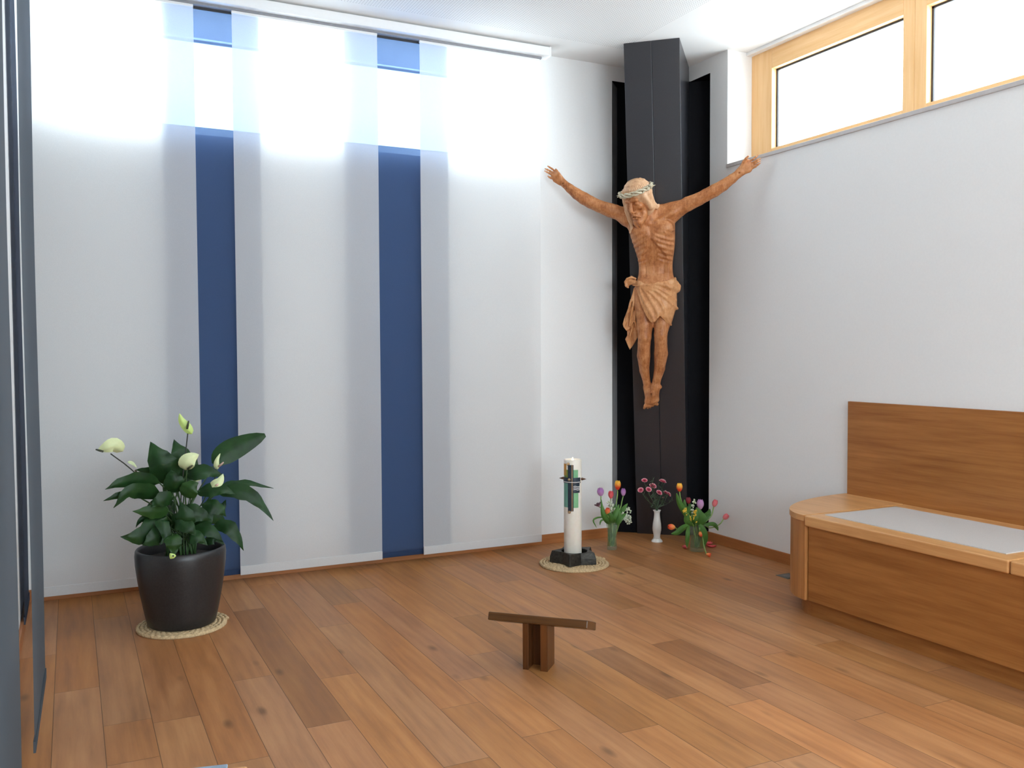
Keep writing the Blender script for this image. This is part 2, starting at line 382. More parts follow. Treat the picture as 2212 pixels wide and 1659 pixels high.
# ------------------------------------------------------------------ panel blinds on the back wall
zt, zb = 3.19, .047
rail = empty('curtain_rail', (1.3, 5.14, HC), 'long white ceiling track carrying the white and blue panel blinds', 'curtain rail')
def local(o, r): return Vector(o)-r.location
MB().box(-.15-1.3, 2.80-1.3, -.045, .045, -.062, -.008).build('track', WHITE2, rail, bevel=.003)
MB().box(-.13-1.3, 2.76-1.3, .0, .042, -.075, -.062).build('carrier', plain('carrier_grey', (.25, .25, .27, 1), .5), rail)
MB().box(2.795-1.3, 2.806-1.3, -.046, .046, -.064, -.006).build('end_cap', WHITE2, rail)
for xx in (.2, 1.3, 2.4): MB().box(xx-1.3-.02, xx-1.3+.02, -.02, .02, -.008, 0).build('bracket', WHITE2, rail)
def cloth_panel(name, x0, x1, y, mat, label, group, hem=True, hemz=.05, dark_top=False):
    r = empty(name, ((x0+x1)/2, y, zb), label, 'panel blind', group)
    hw = (x1-x0)/2
    P = []
    for i in range(13):
        z = (zt-zb)*i/12
        P.append([(-hw+2*hw*j/8, .0015*math.sin(i*.9+j*.35+x0*7), z) for j in range(9)])
    MB().grid(P).build('fabric', mat, r)
    if hem:      # weighted hem: cloth doubled round a flat bar
        MB().box(-hw, hw, -.005, .003, 0, hemz).build('hem_bar', mat, r, bevel=.002)
    MB().box(-hw, hw, -.003, .009, zt-zb-.028, zt-zb-.002).build('top_bar', GASK if dark_top else WHITE2, r, bevel=.001)
    return r
PY = 5.15
cloth_panel('panel_blind', -.30+.13, .634, PY, SHEERW, 'white sheer panel blind at the left, behind the potted plant', 'white panel blinds')
cloth_panel('panel_blind', .834, 1.664, PY, SHEERW, 'white sheer panel blind in the middle, between the two blue panels', 'white panel blinds')
cloth_panel('panel_blind', 1.929, 2.752, PY, SHEERW, 'white sheer panel blind at the right, nearest the carved figure', 'white panel blinds')
PB = 5.178
cloth_panel('panel_blind', .467, .985, PB, SHEERB, 'narrower blue sheer panel blind directly behind the potted plant', 'blue panel blinds', hemz=.03, dark_top=True)
cloth_panel('panel_blind', 1.463, 2.122, PB, SHEERB, 'wider blue sheer panel blind between middle and right white panels', 'blue panel blinds', hemz=.03, dark_top=True)
# grey panel blinds along the left wall, seen nearly edge-on
def side_panel(y0, y1, x0, x1, z0, mat, label, group=None):
    r = empty('panel_blind', (x0, y0, z0), label, 'panel blind', group)
    P = []
    for i in range(15):
        P.append([((x1-x0)*j/6 + .002*math.sin(i*.7+j), (y1-y0)*j/6, (3.2-z0)*i/14) for j in range(7)])
    MB().grid(P).build('fabric', mat, r)
    d = Vector((x1-x0, y1-y0, 0))
    nrm = Vector((d.y, -d.x, 0)).normalized()*.007
    MB().obox(-nrm*.5, d, nrm, (0, 0, .035)).build('hem_bar', mat, r)
    MB().obox(-nrm*.5+Vector((0, 0, 3.2-z0-.03)), d, nrm, (0, 0, .03)).build('top_bar', WHITE2, r)
    return r
side_panel(3.07, 3.78, -.122, -.108, .075, SHEERG, 'grey sheer panel blind whose pointed lower corner hangs over the floor', 'grey panel blinds')
side_panel(1.55, 2.56, -.122, -.132, .06, SHEERG, 'grey sheer panel blind filling the left edge of the picture', 'grey panel blinds')
side_panel(4.65, 5.13, -.212, -.212, .05, SHEERB2, 'dark blue-grey panel blind hanging in the far left corner')
lr = empty('curtain_rail', (-.15, 2.9, HC), 'white ceiling track above the grey panels on the left', 'curtain rail')
MB().box(-.055, .055, -1.6, 2.22, -.045, -.008).build('track', WHITE2, lr, bevel=.003)
for yy in (-1, .3, 1.6): MB().box(-.02, .02, yy-.02, yy+.02, -.008, 0).build('bracket', WHITE2, lr)
# ------------------------------------------------------------------ bench
bn = empty('wall_bench', (3.5, 2.2, 0), 'built-in oak wall bench with rounded end, high back and grey seat pads', 'bench')
bx, by = 3.5, 2.2
def W(mb): # world coords to bench local
    mb.v = [(a-bx, b-by, c) for a, b, c in mb.v]; return mb
Y0 = .9
XF, ZS = 3.168, .498
def ellarc(a, b, cx, cy, n=26):
    return [(cx-a*math.cos(math.pi/2*i/n), cy+b*math.sin(math.pi/2*i/n)) for i in range(n+1)]
YE = 3.236
arc = ellarc(.706, .392, XB-.001, YE)
arc2 = ellarc(.70, .386, XB-.001, YE)
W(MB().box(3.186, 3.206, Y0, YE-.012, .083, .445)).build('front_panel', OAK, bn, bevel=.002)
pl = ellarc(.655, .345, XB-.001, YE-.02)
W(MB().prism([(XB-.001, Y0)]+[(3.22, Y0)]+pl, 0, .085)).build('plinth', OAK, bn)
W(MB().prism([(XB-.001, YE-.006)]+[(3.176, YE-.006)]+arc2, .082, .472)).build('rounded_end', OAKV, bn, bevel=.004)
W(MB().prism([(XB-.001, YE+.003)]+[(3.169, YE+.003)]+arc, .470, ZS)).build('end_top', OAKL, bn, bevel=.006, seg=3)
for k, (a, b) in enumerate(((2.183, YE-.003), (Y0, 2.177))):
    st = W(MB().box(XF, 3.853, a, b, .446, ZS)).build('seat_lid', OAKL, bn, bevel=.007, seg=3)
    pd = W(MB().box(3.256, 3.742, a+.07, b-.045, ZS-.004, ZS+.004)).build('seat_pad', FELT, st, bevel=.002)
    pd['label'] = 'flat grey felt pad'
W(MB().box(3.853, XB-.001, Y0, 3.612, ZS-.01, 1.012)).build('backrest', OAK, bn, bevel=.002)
# ------------------------------------------------------------------ kneeling stool
p0, p1_ = atz(1129, 1446), atz(1183, 1452)
ldir = (p1_-p0); ldir.z = 0; ldir.normalize(); ddir = Vector((-ldir.y, ldir.x, 0))
if ddir.y < 0: ddir = -ddir
def onplane(x, y, off=0.0):
    d = ray(x, y); n = ddir; k = (p0+ddir*off-CAM).dot(n)/d.dot(n); return CAM+d*k
sl, sr = onplane(1055, 1317, -.015), onplane(1270, 1344, -.015)
ks = empty('kneeling_stool', (p0.x, p0.y, 0), 'small dark wooden kneeling stool with sloping seat in the middle of the floor', 'stool', rz=math.atan2(ldir.y, ldir.x))
def sl_local(P): q = P-Vector((p0.x, p0.y, 0)); return Vector((q.dot(ldir), q.dot(ddir), q.z))
a, b = sl_local(sl), sl_local(sr); zt2 = (a.z+b.z)/2
th = .033; slope = Vector((0, math.cos(math.radians(19)), -math.sin(math.radians(19))))*.16
up_ = Vector((0, math.sin(math.radians(19)), math.cos(math.radians(19))))*th
MB().obox(Vector((a.x, -.015, zt2))-up_, (b.x-a.x, 0, 0), slope, up_).build('seat', WALNUT, ks, bevel=.004)
l1 = sl_local(atz(1142, 1447)).x; r0 = sl_local(atz(1167, 1450)).x; r1 = sl_local(atz(1183, 1452)).x
dz = lambda y: zt2-th*1.02-(y+.015)*math.tan(math.radians(19))
def leg(x0, x1, y0=0.0, y1=.105):
    z0_, z1_ = dz(y0), dz(y1)
    vs = [(x0,y0,0),(x1,y0,0),(x1,y1,0),(x0,y1,0),(x0,y0,z0_),(x1,y0,z0_),(x1,y1,z1_),(x0,y1,z1_)]
    return MB().add(vs, [(0,3,2,1),(4,5,6,7),(0,1,5,4),(1,2,6,5),(2,3,7,6),(3,0,4,7)])
leg(0, l1).build('leg', WALNUTV, ks, bevel=.002); leg(r0, r1).build('leg', WALNUTV, ks, bevel=.002)
leg(l1, r0, .07, .095).build('cross_panel', WALNUTV, ks)
# ------------------------------------------------------------------ woven round mats
t = NT('seagrass'); v = t.coord(); n1 = t.noise(v, 130, 3); n2 = t.noise(v, 420, 2)
t.princ(t.mix(n2, t.ramp(n1, [(.3, srgb(128, 104, 72)), (.7, srgb(222, 196, 154))]), srgb(206, 178, 136)), .8, t.bump(n2, .4)); GRASS = t.m
def mat_round(c, R, label, seed):
    r = empty('woven_mat', (c.x, c.y, 0), label, 'mat', 'round woven mats')
    rd = random.Random(seed); cord = .0195; mb = MB(); n = int(R/cord)
    turns = n; steps = turns*150; pts = []; rr = []
    for i in range(steps+1):
        f = i/steps; a = turns*2*math.pi*f; rad = R-cord*.5-(R-cord*.6)*(f)
        pts.append((rad*math.cos(a), rad*math.sin(a), .0088+.0010*math.sin(i*1.57)+rd.uniform(-.0006, .0006))); rr.append(.0088+.0019*math.sin(i*1.57+1)+rd.uniform(-.0008, .0008))
    # plaited cord: every other bead of the spiral swells
    mb.tube(pts, rr, 6); o = mb.build('coil', GRASS, r)
    for v_ in o.data.vertices: v_.co.z = max(v_.co.z, .0005)
    MB().lathe([(0, .0008), (R-.012, .0008), (R-.012, .010), (0, .010)], 48).build('backing', GRASS, r)
    return r
mc1 = Vector((.452, 4.468, 0)); mat_round(mc1, .215, 'round woven seagrass mat under the dark plant pot', 1)
mc2 = Vector((2.722, 4.672, 0)); mat_round(mc2, .222, 'round woven seagrass mat under the big white candle', 2)
# ------------------------------------------------------------------ candle, its star-shaped holder
ZM = .018
ch = empty('candle_holder', (mc2.x, mc2.y, ZM), 'dark bronze star-shaped candle holder standing on the woven mat', 'candle holder')
t = NT('dark_bronze'); v = t.coord(); n1 = t.noise(v, 60, 4)
t.princ(t.ramp(n1, [(.3, (.018, .016, .013, 1)), (.7, (.06, .055, .045, 1))]), .5, t.bump(n1, .5, .003), Metallic=.5); BRONZE = t.m
fp = atz(1230, 1226, ZM); a0 = math.atan2(fp.y-mc2.y, fp.x-mc2.x)
HH = .072
def star(R, r, z, ph=0): return [(R_*math.cos(a0+math.pi*i/5), R_*math.sin(a0+math.pi*i/5), z) for i in range(10) for R_ in ((R if i % 2 == 0 else r),)]
NS = 40
def starp(R, r, z, soft=0.0):
    base = star(R, r, z); out = []
    for i in range(10):
        p, q = Vector(base[i]), Vector(base[(i+1) % 10])
        for k in range(4): out.append(p.lerp(q, k/4))
    return out
rings = [starp(.152, .098, 0), starp(.150, .096, HH*.5), starp(.138, .090, HH)]
inner = [Vector((.078*math.cos(a0+2*math.pi*i/NS), .078*math.sin(a0+2*math.pi*i/NS), HH-.004)) for i in range(NS)]
inner2 = [Vector((v.x*.97, v.y*.97, .012)) for v in inner]
mb = MB(); allr = rings+[inner, inner2]; vs = [v for rg in allr for v in rg]; fs = []
for i in range(len(allr)-1):
    for k in range(NS): fs.append((i*NS+k, i*NS+(k+1) % NS, (i+1)*NS+(k+1) % NS, (i+1)*NS+k))
fs.append(tuple(4*NS+k for k in range(NS))); fs.append(tuple(range(NS))[::-1])
mb.add(vs, fs).build('star_bowl', BRONZE, ch, bevel=.003)
cr = .0535; zc0 = ZM+.0125; ctop = aty(1236, 992, mc2.y).z
mc2 = mc2-CR*.009
cn = empty('candle', (mc2.x, mc2.y, zc0), 'tall thick white lit candle with a dark relief cross and green panels', 'candle')
Hc = ctop-zc0
t = NT('candle_wax'); v = t.coord(); n1 = t.noise(v, 30)
t.princ(t.ramp(n1, [(.3, (.80, .75, .66, 1)), (.7, (.86, .82, .74, 1))]), .45, Subsurface__Weight=.25, Subsurface__Radius=(.02, .012, .006)); WAX = t.m
MB().lathe([(cr-.002, 0), (cr, .003), (cr, Hc-.006), (cr-.003, Hc-.001), (cr-.008, Hc), (cr-.012, Hc-.004), (cr-.022, Hc-.016), (.006, Hc-.02), (0, Hc-.02)], 64, cap0=True).build('body', WAX, cn)
wk = MB().tube([(0, 0, Hc-.02), (.001, 0, Hc-.008), (.002, 0, Hc)], .0015, 6).build('wick', GASK, cn)
em = NT('flame'); e = em.n('ShaderNodeEmission', Color=(1, .72, .36, 1), Strength=9.0); em.l(e.outputs[0], em.out.inputs[0])
MB().lathe([(0, Hc-.014), (.004, Hc-.011), (.0058, Hc-.004), (.0045, Hc+.002), (.0015, Hc+.009), (0, Hc+.011)], 12).build('flame', em.m, cn)
# relief on the candle, wrapped round the wax at a given angle and height
afront = math.atan2(CAM.y-mc2.y, CAM.x-mc2.x)
def capx(x):      # pixel x -> angle round the candle as seen from the room's middle
    s_ = max(-.97, min(.97, (x-1236.6-(0))/19.0)); return afront+math.asin(s_)
def capz(y): return (aty(1236, y, mc2.y-.045).z-zc0)
def wrap(name, xa, xb, ya, yb, mat, lift=.0012, parent=None, n=8, wavy=0):
    za, zb_ = capz(yb), capz(ya); a1, a2 = capx(xa), capx(xb); mb = MB()
    R0, R1 = cr-.002, cr+lift; rows = []
    for i in range(n+1):
        a = a1+(a2-a1)*i/n; c, s_ = math.cos(a), math.sin(a); dzw = wavy*math.sin(i/n*2*math.pi)
        rows.append([(R0*c, R0*s_, za+dzw), (R1*c, R1*s_, za+dzw), (R1*c, R1*s_, zb_+dzw), (R0*c, R0*s_, zb_+dzw), (R0*c, R0*s_, za+dzw)])
    mb.grid(rows, False); b_ = len(rows[0])
    mb.f.append((0, 1, 2, 3)); mb.smooth.append(False); q = n*b_; mb.f.append((q+3, q+2, q+1, q)); mb.smooth.append(False)
    return mb.build(name, mat, parent or cn)
def cpx(x): return 1190+x/10.37
def cpy(y): return 970+y/10.37
TEAL = plain('wax_teal', srgb(104, 158, 142), .5); GREEN = plain('wax_green', srgb(122, 182, 134), .5); AMBER = plain('wax_amber', srgb(206, 148, 66), .5); OLIVE = plain('wax_olive', srgb(120, 140, 60), .5)
INK = plain('wax_navy', srgb(38, 52, 66), .35, .25, 60); GOLD = plain('wax_gold', srgb(176, 146, 108), .35, .2, Metallic=.5); WLINE = plain('wax_white', (.8, .8, .78, 1), .5); BROWN = plain('nail_brown', srgb(98, 70, 52), .35, .2, Metallic=.4)
for nm, xa, xb, ya, yb, m in (('amber_patch', 272, 345, 340, 600, AMBER), ('olive_patch', 300, 385, 470, 660, OLIVE), ('teal_panel', 276, 385, 770, 1315, TEAL), ('green_panel', 496, 600, 470, 660, GREEN), ('green_panel', 500, 606, 960, 1320, GREEN)):
    wrap(nm, cpx(xa), cpx(xb), cpy(ya), cpy(yb), m, .0008)
wrap('cross_stem', cpx(385), cpx(462), cpy(360), cpy(1395), INK, .004)
wrap('stem_edge', cpx(462), cpx(478), cpy(355), cpy(1395), GOLD, .0045); wrap('stem_line', cpx(478), cpx(500), cpy(360), cpy(1395), GASK, .003)
wrap('cross_bar', cpx(274), cpx(640), cpy(645), cpy(740), INK, .0042, n=16); wrap('bar_edge', cpx(274), cpx(625), cpy(738), cpy(752), WLINE, .005, n=16); wrap('bar_line', cpx(274), cpx(650), cpy(752), cpy(768), GASK, .003, n=16)
wv_ = wrap('water_emblem', cpx(490), cpx(628), cpy(770), cpy(985), INK, .003)
for yy in (835, 870, 905): wrap('wave_line', cpx(496), cpx(622), cpy(yy), cpy(yy+14), WLINE, .0042, wv_, 14, .0022)
def nail(x, y, sideways=0):
    z = capz(cpy(y)); a = capx(cpx(x)); R = cr+.004; c = Vector((R*math.cos(a), R*math.sin(a), z))
    mb = MB()
    if sideways:
        tx = Vector((-math.sin(afront), math.cos(afront), 0)); s_ = sideways
        c = tx*(-0+s_*cr*.93) + Vector((math.cos(afront), math.sin(afront), 0))*.016 + Vector((0, 0, z))
        mb.tube([c, c+tx*s_*.004, c+tx*s_*.008, c+tx*s_*.032], [.004, .0085, .0085, .0006], 10)
        mb.build('incense_nail', BROWN, cn)
    else:
        d = Vector((math.cos(a), math.sin(a), 0))
        mb.lathe([(.0095, 0), (.0095, .004), (.006, .009), (0, .017)], 12)
        q = d.to_track_quat('Z', 'Y').to_matrix(); mb.v = [tuple(q @ Vector(v)+c-d*.003) for v in mb.v]
        mb.build('incense_nail', GOLD, cn)
nail(390, 340); nail(410, 688); nail(412, 1415); nail(0, 672, 1 if Vector((-math.sin(afront), math.cos(afront), 0)).dot(CR) < 0 else -1); nail(0, 690, -1 if Vector((-math.sin(afront), math.cos(afront), 0)).dot(CR) < 0 else 1)
# ------------------------------------------------------------------ floor socket, stool at the front edge
g = atz(1703, 1245)
so = empty('floor_socket', (g.x, g.y, 0), 'small grey floor socket cover beside the rounded bench end', 'floor socket')
MB().box(-.05, .05, -.05, .05, 0, .003).build('plate', plain('socket_grey', (.11, .11, .105, 1), .5), so, bevel=.001); MB().box(-.03, .03, -.03, .03, .003, .004).build('lid', plain('socket_lid', (.12, .12, .12, 1), .4), so)
q0, q1 = atz(492, 1651, .45), atz(530, 1651, .45)
dl = Vector((.82, -.57, 0)); st = empty('felt_stool', (0, 0, 0), 'corner of a pale wooden stool with blue-grey felt pad at the bottom edge', 'stool')
st.location = (q0.x, q0.y, 0); st.rotation_euler = (0, 0, math.radians(-12))
MB().box(-.30, .040, -.40, -.005, .412, .446).build('seat', OAKL, st, bevel=.006)
MB().box(-.27, -.0, -.37, .0, .446, .4515).build('seat_pad', plain('felt_blue_grey', srgb(140, 156, 172), .95, .12, 300), st, bevel=.002)
for x_ in (-.28, .0):
    for y_ in (-.37, -.06): MB().box(x_, x_+.04, y_, y_+.04, 0, .412).build('leg', OAKV, st, bevel=.003)
# ------------------------------------------------------------------ potted peace lily
pc = Vector((.452, 4.470, 0)); ZP = .019
lily = empty('potted_peace_lily', (pc.x, pc.y, ZP), 'leafy green plant with pale spathe flowers in a round dark pot', 'potted plant')
t = NT('pot_glaze'); v = t.coord(); n1 = t.noise(v, 120, 3)
t.princ(t.ramp(n1, [(.3, (.016, .0155, .016, 1)), (.7, (.026, .025, .026, 1))]), .38, t.bump(n1, .06), Specular__IOR__Level=.5); POT = t.m
HP = .362
prof = [(0, 0), (.146, 0), (.153, .006), (.166, .06), (.181, .14), (.194, .22), (.2025, .29), (.2045, .33), (.202, HP-.008), (.196, HP), (.188, HP-.002), (.184, HP-.012), (.182, HP-.06), (.176, HP-.10)]
MB().lathe(prof, 64).build('pot', POT, lily)
t = NT('soil'); v = t.coord(); n1 = t.noise(v, 90, 4); t.princ(t.ramp(n1, [(.3, (.008, .006, .004, 1)), (.7, (.03, .022, .015, 1))]), .9, t.bump(n1, 1.0, .01)); SOIL = t.m
MB().lathe([(.180, HP-.055), (.12, HP-.045), (.05, HP-.04), (0, HP-.042)], 40).build('soil', SOIL, lily)
def leafmat(name, dark, light, rough=.32):
    t = NT(name); v = t.coord(); n1 = t.noise(v, 14, 3)
    w_ = t.n('ShaderNodeTexWave', Scale=16.0, Distortion=2.0, Detail=1.0); t.l(t.n('ShaderNodeUVMap').outputs[0], w_.inputs[0])
    c = t.mix(t.math('MULTIPLY', w_.outputs['Fac'], .35), t.ramp(n1, [(.3, dark), (.7, light)]), light)
    p = t.princ(c, rough, t.bump(w_.outputs['Fac'], .12, .002), Specular__IOR__Level=.28)
    tl = t.n('ShaderNodeBsdfTranslucent'); tl.inputs[0].default_value = (light[0]*1.4, light[1]*1.6, light[2], 1)
    m = t.n('ShaderNodeMixShader'); m.inputs[0].default_value = .12; t.l(p.outputs[0], m.inputs[1]); t.l(tl.outputs[0], m.inputs[2]); t.l(m.outputs[0], t.out.inputs[0]); return t.m
LEAF = leafmat('lily_leaf', (.005, .017, .005, 1), (.021, .068, .017, 1), .4)
LEAF2 = leafmat('lily_leaf_young', (.010, .034, .008, 1), (.034, .09, .02, 1), .4)
STEM = plain('lily_stem', (.04, .09, .025, 1), .45, .15)
STEMD = plain('lily_stem_dark', (.028, .030, .022, 1), .5, .15)
SPATHE = plain('spathe_cream', (.66, .72, .40, 1), .5, .05, Subsurface__Weight=.1); SPATHEG = plain('spathe_lime', (.52, .68, .20, 1), .5, .08); SPADIX = plain('spadix_dark', (.05, .055, .03, 1), .6, .2); SPADIXP = plain('spadix_pink', (.62, .42, .34, 1), .6, .2)
def bez(P, n):
    P = [Vector(p) for p in P]; out = []
    if len(P) == 2: return [P[0].lerp(P[1], i/n) for i in range(n+1)]
    # catmull-rom through the points
    Q = [P[0]*2-P[1]]+P+[P[-1]*2-P[-2]]; m = len(P)-1
    for i in range(n+1):
        t_ = i/n*m; k = min(int(t_), m-1); f = t_-k; a, b, c, d = Q[k:k+4]
        out.append(.5*((2*b)+(c-a)*f+(2*a-5*b+4*c-d)*f*f+(3*b-a-3*c+d)*f**3))
    return out
def blade(P, w, phi, mat, name, parent, org, rd, fold=.25, rip=.05, n=12, m=6, prof=None, view=None):
    """a leaf blade along the midrib P, w its full width, phi its roll about the midrib"""
    mid = bez(P, n); mb = MB(); rows = []; uvs = []
    for i, p in enumerate(mid):
        a, b = mid[max(0, i-1)], mid[min(n, i+1)]; tg = (b-a).normalized()
        vw = (view or (CAM-p)).normalized(); side = tg.cross(vw).normalized(); up = side.cross(tg).normalized()
        s_ = (side*math.cos(phi)+up*math.sin(phi)).normalized(); nn = tg.cross(s_).normalized()
        f = i/n
        wd = w*.5*((math.sin(math.pi*min(1, f**.80))**.95)*(1-.42*f)*1.28*(1+.07*math.sin(f*23+rd*3)) if prof is None else prof(f)) + .0006
        row = []
        for j in range(m+1):
            q = j/m*2-1
            row.append(p + s_*(q*wd) + nn*(-fold*wd*(1-abs(q))+rip*w*math.sin(f*17+abs(q)*2+rd)*abs(q)*.5) - org)
        rows.append(row)
    mb.grid(rows); o = mb.build(name, mat, parent)
    ul = o.data.uv_layers.new(name='UVMap')
    for p in o.data.polygons:
        for li in p.loop_indices:
            vi = o.data.loops[li].vertex_index; i, j = divmod(vi, m+1); ul.data[li].uv = (i/n - .18*(1-abs(j/m*2-1)), j/m)
    return o
org = Vector((pc.x, pc.y, ZP))
def L(x, y, dy=0.0): return aty(180+x/3.13, 870+y/3.13, pc.y+dy)
def crown(dx=0, dy=0): return Vector((pc.x+dx, pc.y+dy, ZP+HP-.05))
rdl = random.Random(5)
# (midrib pixels with depth offsets, visible width in crop px, roll, young?)
leaves = [
 ([(885, 420, .02), (945, 355, .03), (1060, 290, .05), (1230, 218, .06)], 165, .15, 2),
 ([(590, 540, -.03), (555, 450, -.05), (500, 360, -.05), (452, 262, -.03)], 190, .1, 0),
 ([(720, 510, .04), (690, 430, .06), (650, 340, .07), (612, 248, .08)], 175, -.2, 0),
 ([(520, 545, -.05), (400, 525, -.10), (270, 535, -.14), (145, 585, -.16)], 105, .35, 0),
 ([(520, 640, -.07), (420, 600, -.13), (300, 605, -.17), (205, 712, -.18)], 105, .4, 0),
 ([(330, 610, -.1), (240, 625, -.15), (135, 665, -.16)], 45, .3, 0),
 ([(600, 560, .04), (520, 490, .06), (430, 465, .07), (355, 452, .08)], 90, .5, 0),
 ([(570, 815, -.06), (480, 850, -.12), (370, 905, -.16), (248, 905, -.18)], 150, .25, 0),
 ([(580, 735, -.10), (500, 735, -.14), (420, 735, -.16), (332, 735, -.17)], 95, .2, 1),
 ([(540, 790, -.04), (450, 785, -.08), (390, 790, -.1), (355, 845, -.1)], 50, .4, 0),
 ([(910, 575, .05), (1010, 555, .07), (1130, 545, .08), (1285, 580, .09)], 58, .6, 0),
 ([(900, 610, -.02), (1060, 598, -.05), (1180, 665, -.07), (1285, 798, -.08)], 105, .3, 0),
 ([(880, 830, -.05), (970, 835, -.09), (1035, 905, -.11), (1085, 1000, -.11)], 95, .35, 0),
 ([(650, 745, -.12), (720, 745, -.16), (800, 760, -.17), (870, 795, -.17)], 125, .15, 0),
 ([(690, 500, -.03), (770, 470, -.06), (860, 468, -.07), (960, 500, -.06)], 105, .3, 0),
 ([(600, 885, -.17), (608, 930, -.2), (612, 980, -.205), (605, 1030, -.203)], 105, .1, 1),
 ([(740, 860, -.10), (810, 855, -.14), (880, 880, -.16), (950, 945, -.165)], 95, .3, 0),
 ([(800, 690, -.08), (870, 700, -.11), (930, 730, -.12), (965, 770, -.12)], 95, .3, 0),
 ([(620, 640, -.12), (550, 650, -.16), (500, 675, -.17), (462, 705, -.17)], 100, .2, 0),
 ([(690, 640, -.14), (710, 600, -.17), (740, 560, -.18), (780, 540, -.18)], 120, .1, 1),
 ([(640, 600, -.1), (620, 560, -.13), (600, 500, -.14), (590, 450, -.13)], 130, .2, 0),
 ([(760, 610, -.06), (860, 590, -.1), (950, 585, -.12), (1030, 620, -.13)], 90, .35, 0),
 ([(780, 740, .02), (880, 720, .05), (940, 700, .06), (965, 655, .06)], 75, .3, 0),
 ([(560, 880, -.1), (500, 900, -.15), (450, 935, -.17), (400, 965, -.175)], 110, .3, 0),
 ([(820, 930, -.08), (860, 920, -.12), (900, 915, -.13), (955, 960, -.14)], 80, .35, 0),
 ([(700, 905, -.14), (740, 905, -.17), (790, 920, -.18), (840, 965, -.182)], 95, .2, 0),
 ([(560, 640, .08), (600, 560, .10), (680, 520, .12), (760, 500, .12)], 110, .2, 0),
 ([(620, 760, .05), (560, 700, .10), (490, 680, .13), (430, 700, .14)], 110, .2, 0),
 ([(780, 800, .06), (840, 770, .10), (920, 790, .13), (980, 840, .14)], 100, .2, 0),
 ([(640, 870, .02), (580, 820, -.02), (540, 760, -.04), (520, 690, -.04)], 120, .2, 0),
 ([(760, 860, .0), (800, 810, -.02), (840, 750, -.03), (860, 660, -.03)], 120, .2, 0),
 ([(680, 840, -.14), (690, 790, -.17), (680, 730, -.17), (650, 670, -.16)], 120, .15, 0),
 ([(600, 820, -.12), (640, 800, -.16), (720, 850, -.19), (760, 900, -.195)], 110, .15, 0),
 ([(560, 830, -.12), (530, 800, -.16), (560, 900, -.18), (520, 960, -.185)], 80, .15, 0),
]
PXM = 4.75/F_PX/3.13
for i, (pts, wpx, phi, yg) in enumerate(leaves):
    P = [L(*p) for p in pts]
    o = blade(P, wpx*PXM/max(.5, math.cos(phi))*.84, phi, LEAF2 if yg == 1 else LEAF, 'leaf', lily, org, i*1.7, rip=.13 if yg < 2 else .04, prof=None if yg < 2 else (lambda f: math.sin(math.pi*min(.99, .03+f*.955))**.6))
    a = math.pi*2*rdl.random(); c0 = crown(.07*math.cos(a), .07*math.sin(a))
    d0 = (P[1]-P[0]).normalized()
    mid = c0.lerp(P[0], .5)+Vector((0, 0, .03))-d0*.03
    pet = bez([c0, mid, P[0], P[0]+d0*.03], 8)
    MB().tube([q-org for q in pet], [.0042-.0002*k for k in range(len(pet))], 6).build('leaf_stalk', STEM, lily)
def spathe_flower(pts, stem, spad, wpx, phi, mat, smat, fold=.5):
    P = [L(*p) for p in pts]
    o = blade(P, wpx*PXM*.86, phi, mat, 'flower', lily, org, .5, fold=fold, rip=.02, prof=lambda f: max(0, math.sin(math.pi*min(1, f**.7)))**.75*(1-.25*f)*1.1)
    o['label'] = 'pale spathe flower'
    a, b = L(*spad[0]), L(*spad[1])
    MB().tube([a-org, a.lerp(b, .5)-org, b-org], [.0045, .005, .003], 8).build('spadix', smat, o)
    s_ = bez([L(*p) for p in stem[:-1]]+[crown()], 10)
    MB().tube([q-org for q in s_], .0028, 6).build('flower_stalk', STEMD if stem[-1] else STEM, lily)
spathe_flower([(268, 330, -.10), (210, 285, -.13), (150, 305, -.14), (95, 325, -.12)], [(185, 345, -.10), (340, 465, -.05), (560, 700, 0), 1], [(135, 330, -.16), (84, 316, -.15)], 95, .2, SPATHE, SPADIX)
spathe_flower([(735, 212, .02), (700, 165, .02), (665, 120, .02), (650, 72, .02)], [(706, 208, .02), (696, 300, .03), (660, 640, 0), 1], [(702, 178, -.0), (712, 122, -.0)], 62, .1, SPATHEG, SPADIX)
spathe_flower([(690, 455, -.1), (700, 405, -.13), (735, 370, -.13), (782, 350, -.11)], [(700, 455, -.1), (690, 560, -.07), (670, 740, 0), 0], [(705, 448, -.14), (738, 424, -.16)], 110, .1, SPATHE, SPADIX)
spathe_flower([(905, 452, -.04), (900, 420, -.05), (905, 385, -.05), (926, 342, -.04)], [(906, 450, -.04), (870, 560, -.03), (760, 760, 0), 0], [(915, 432, -.06), (948, 402, -.07)], 36, .2, SPATHE, SPADIXP)
spathe_flower([(855, 590, -.08), (890, 560, -.10), (925, 525, -.10), (945, 480, -.08)], [(880, 595, -.08), (840, 660, -.05), (740, 800, 0), 0], [(895, 562, -.12), (915, 548, -.12)], 75, .2, SPATHE, SPADIXP)
spathe_flower([(745, 530, .12), (765, 515, .12), (790, 508, .12), (808, 500, .12)], [(750, 530, .12), (730, 600, .08), (700, 740, 0), 0], [(765, 520, .11), (780, 512, .11)], 40, .3, SPATHE, SPADIXP)
spathe_flower([(612, 1050, -.203), (606, 1042, -.206), (595, 1030, -.207), (585, 1018, -.207)], [(610, 1040, -.2), (612, 960, -.17), (640, 880, -.05), 0], [(604, 1040, -.21), (610, 1030, -.21)], 40, .2, SPATHEG, SPADIX)
spathe_flower([(300, 400, .02), (325, 405, .02), (345, 420, .02), (362, 440, .02)], [(350, 470, .02), (420, 520, .02), (600, 720, 0), 1], [(350, 455, .0), (362, 470, .0)], 22, .4, SPATHE, SPADIX)
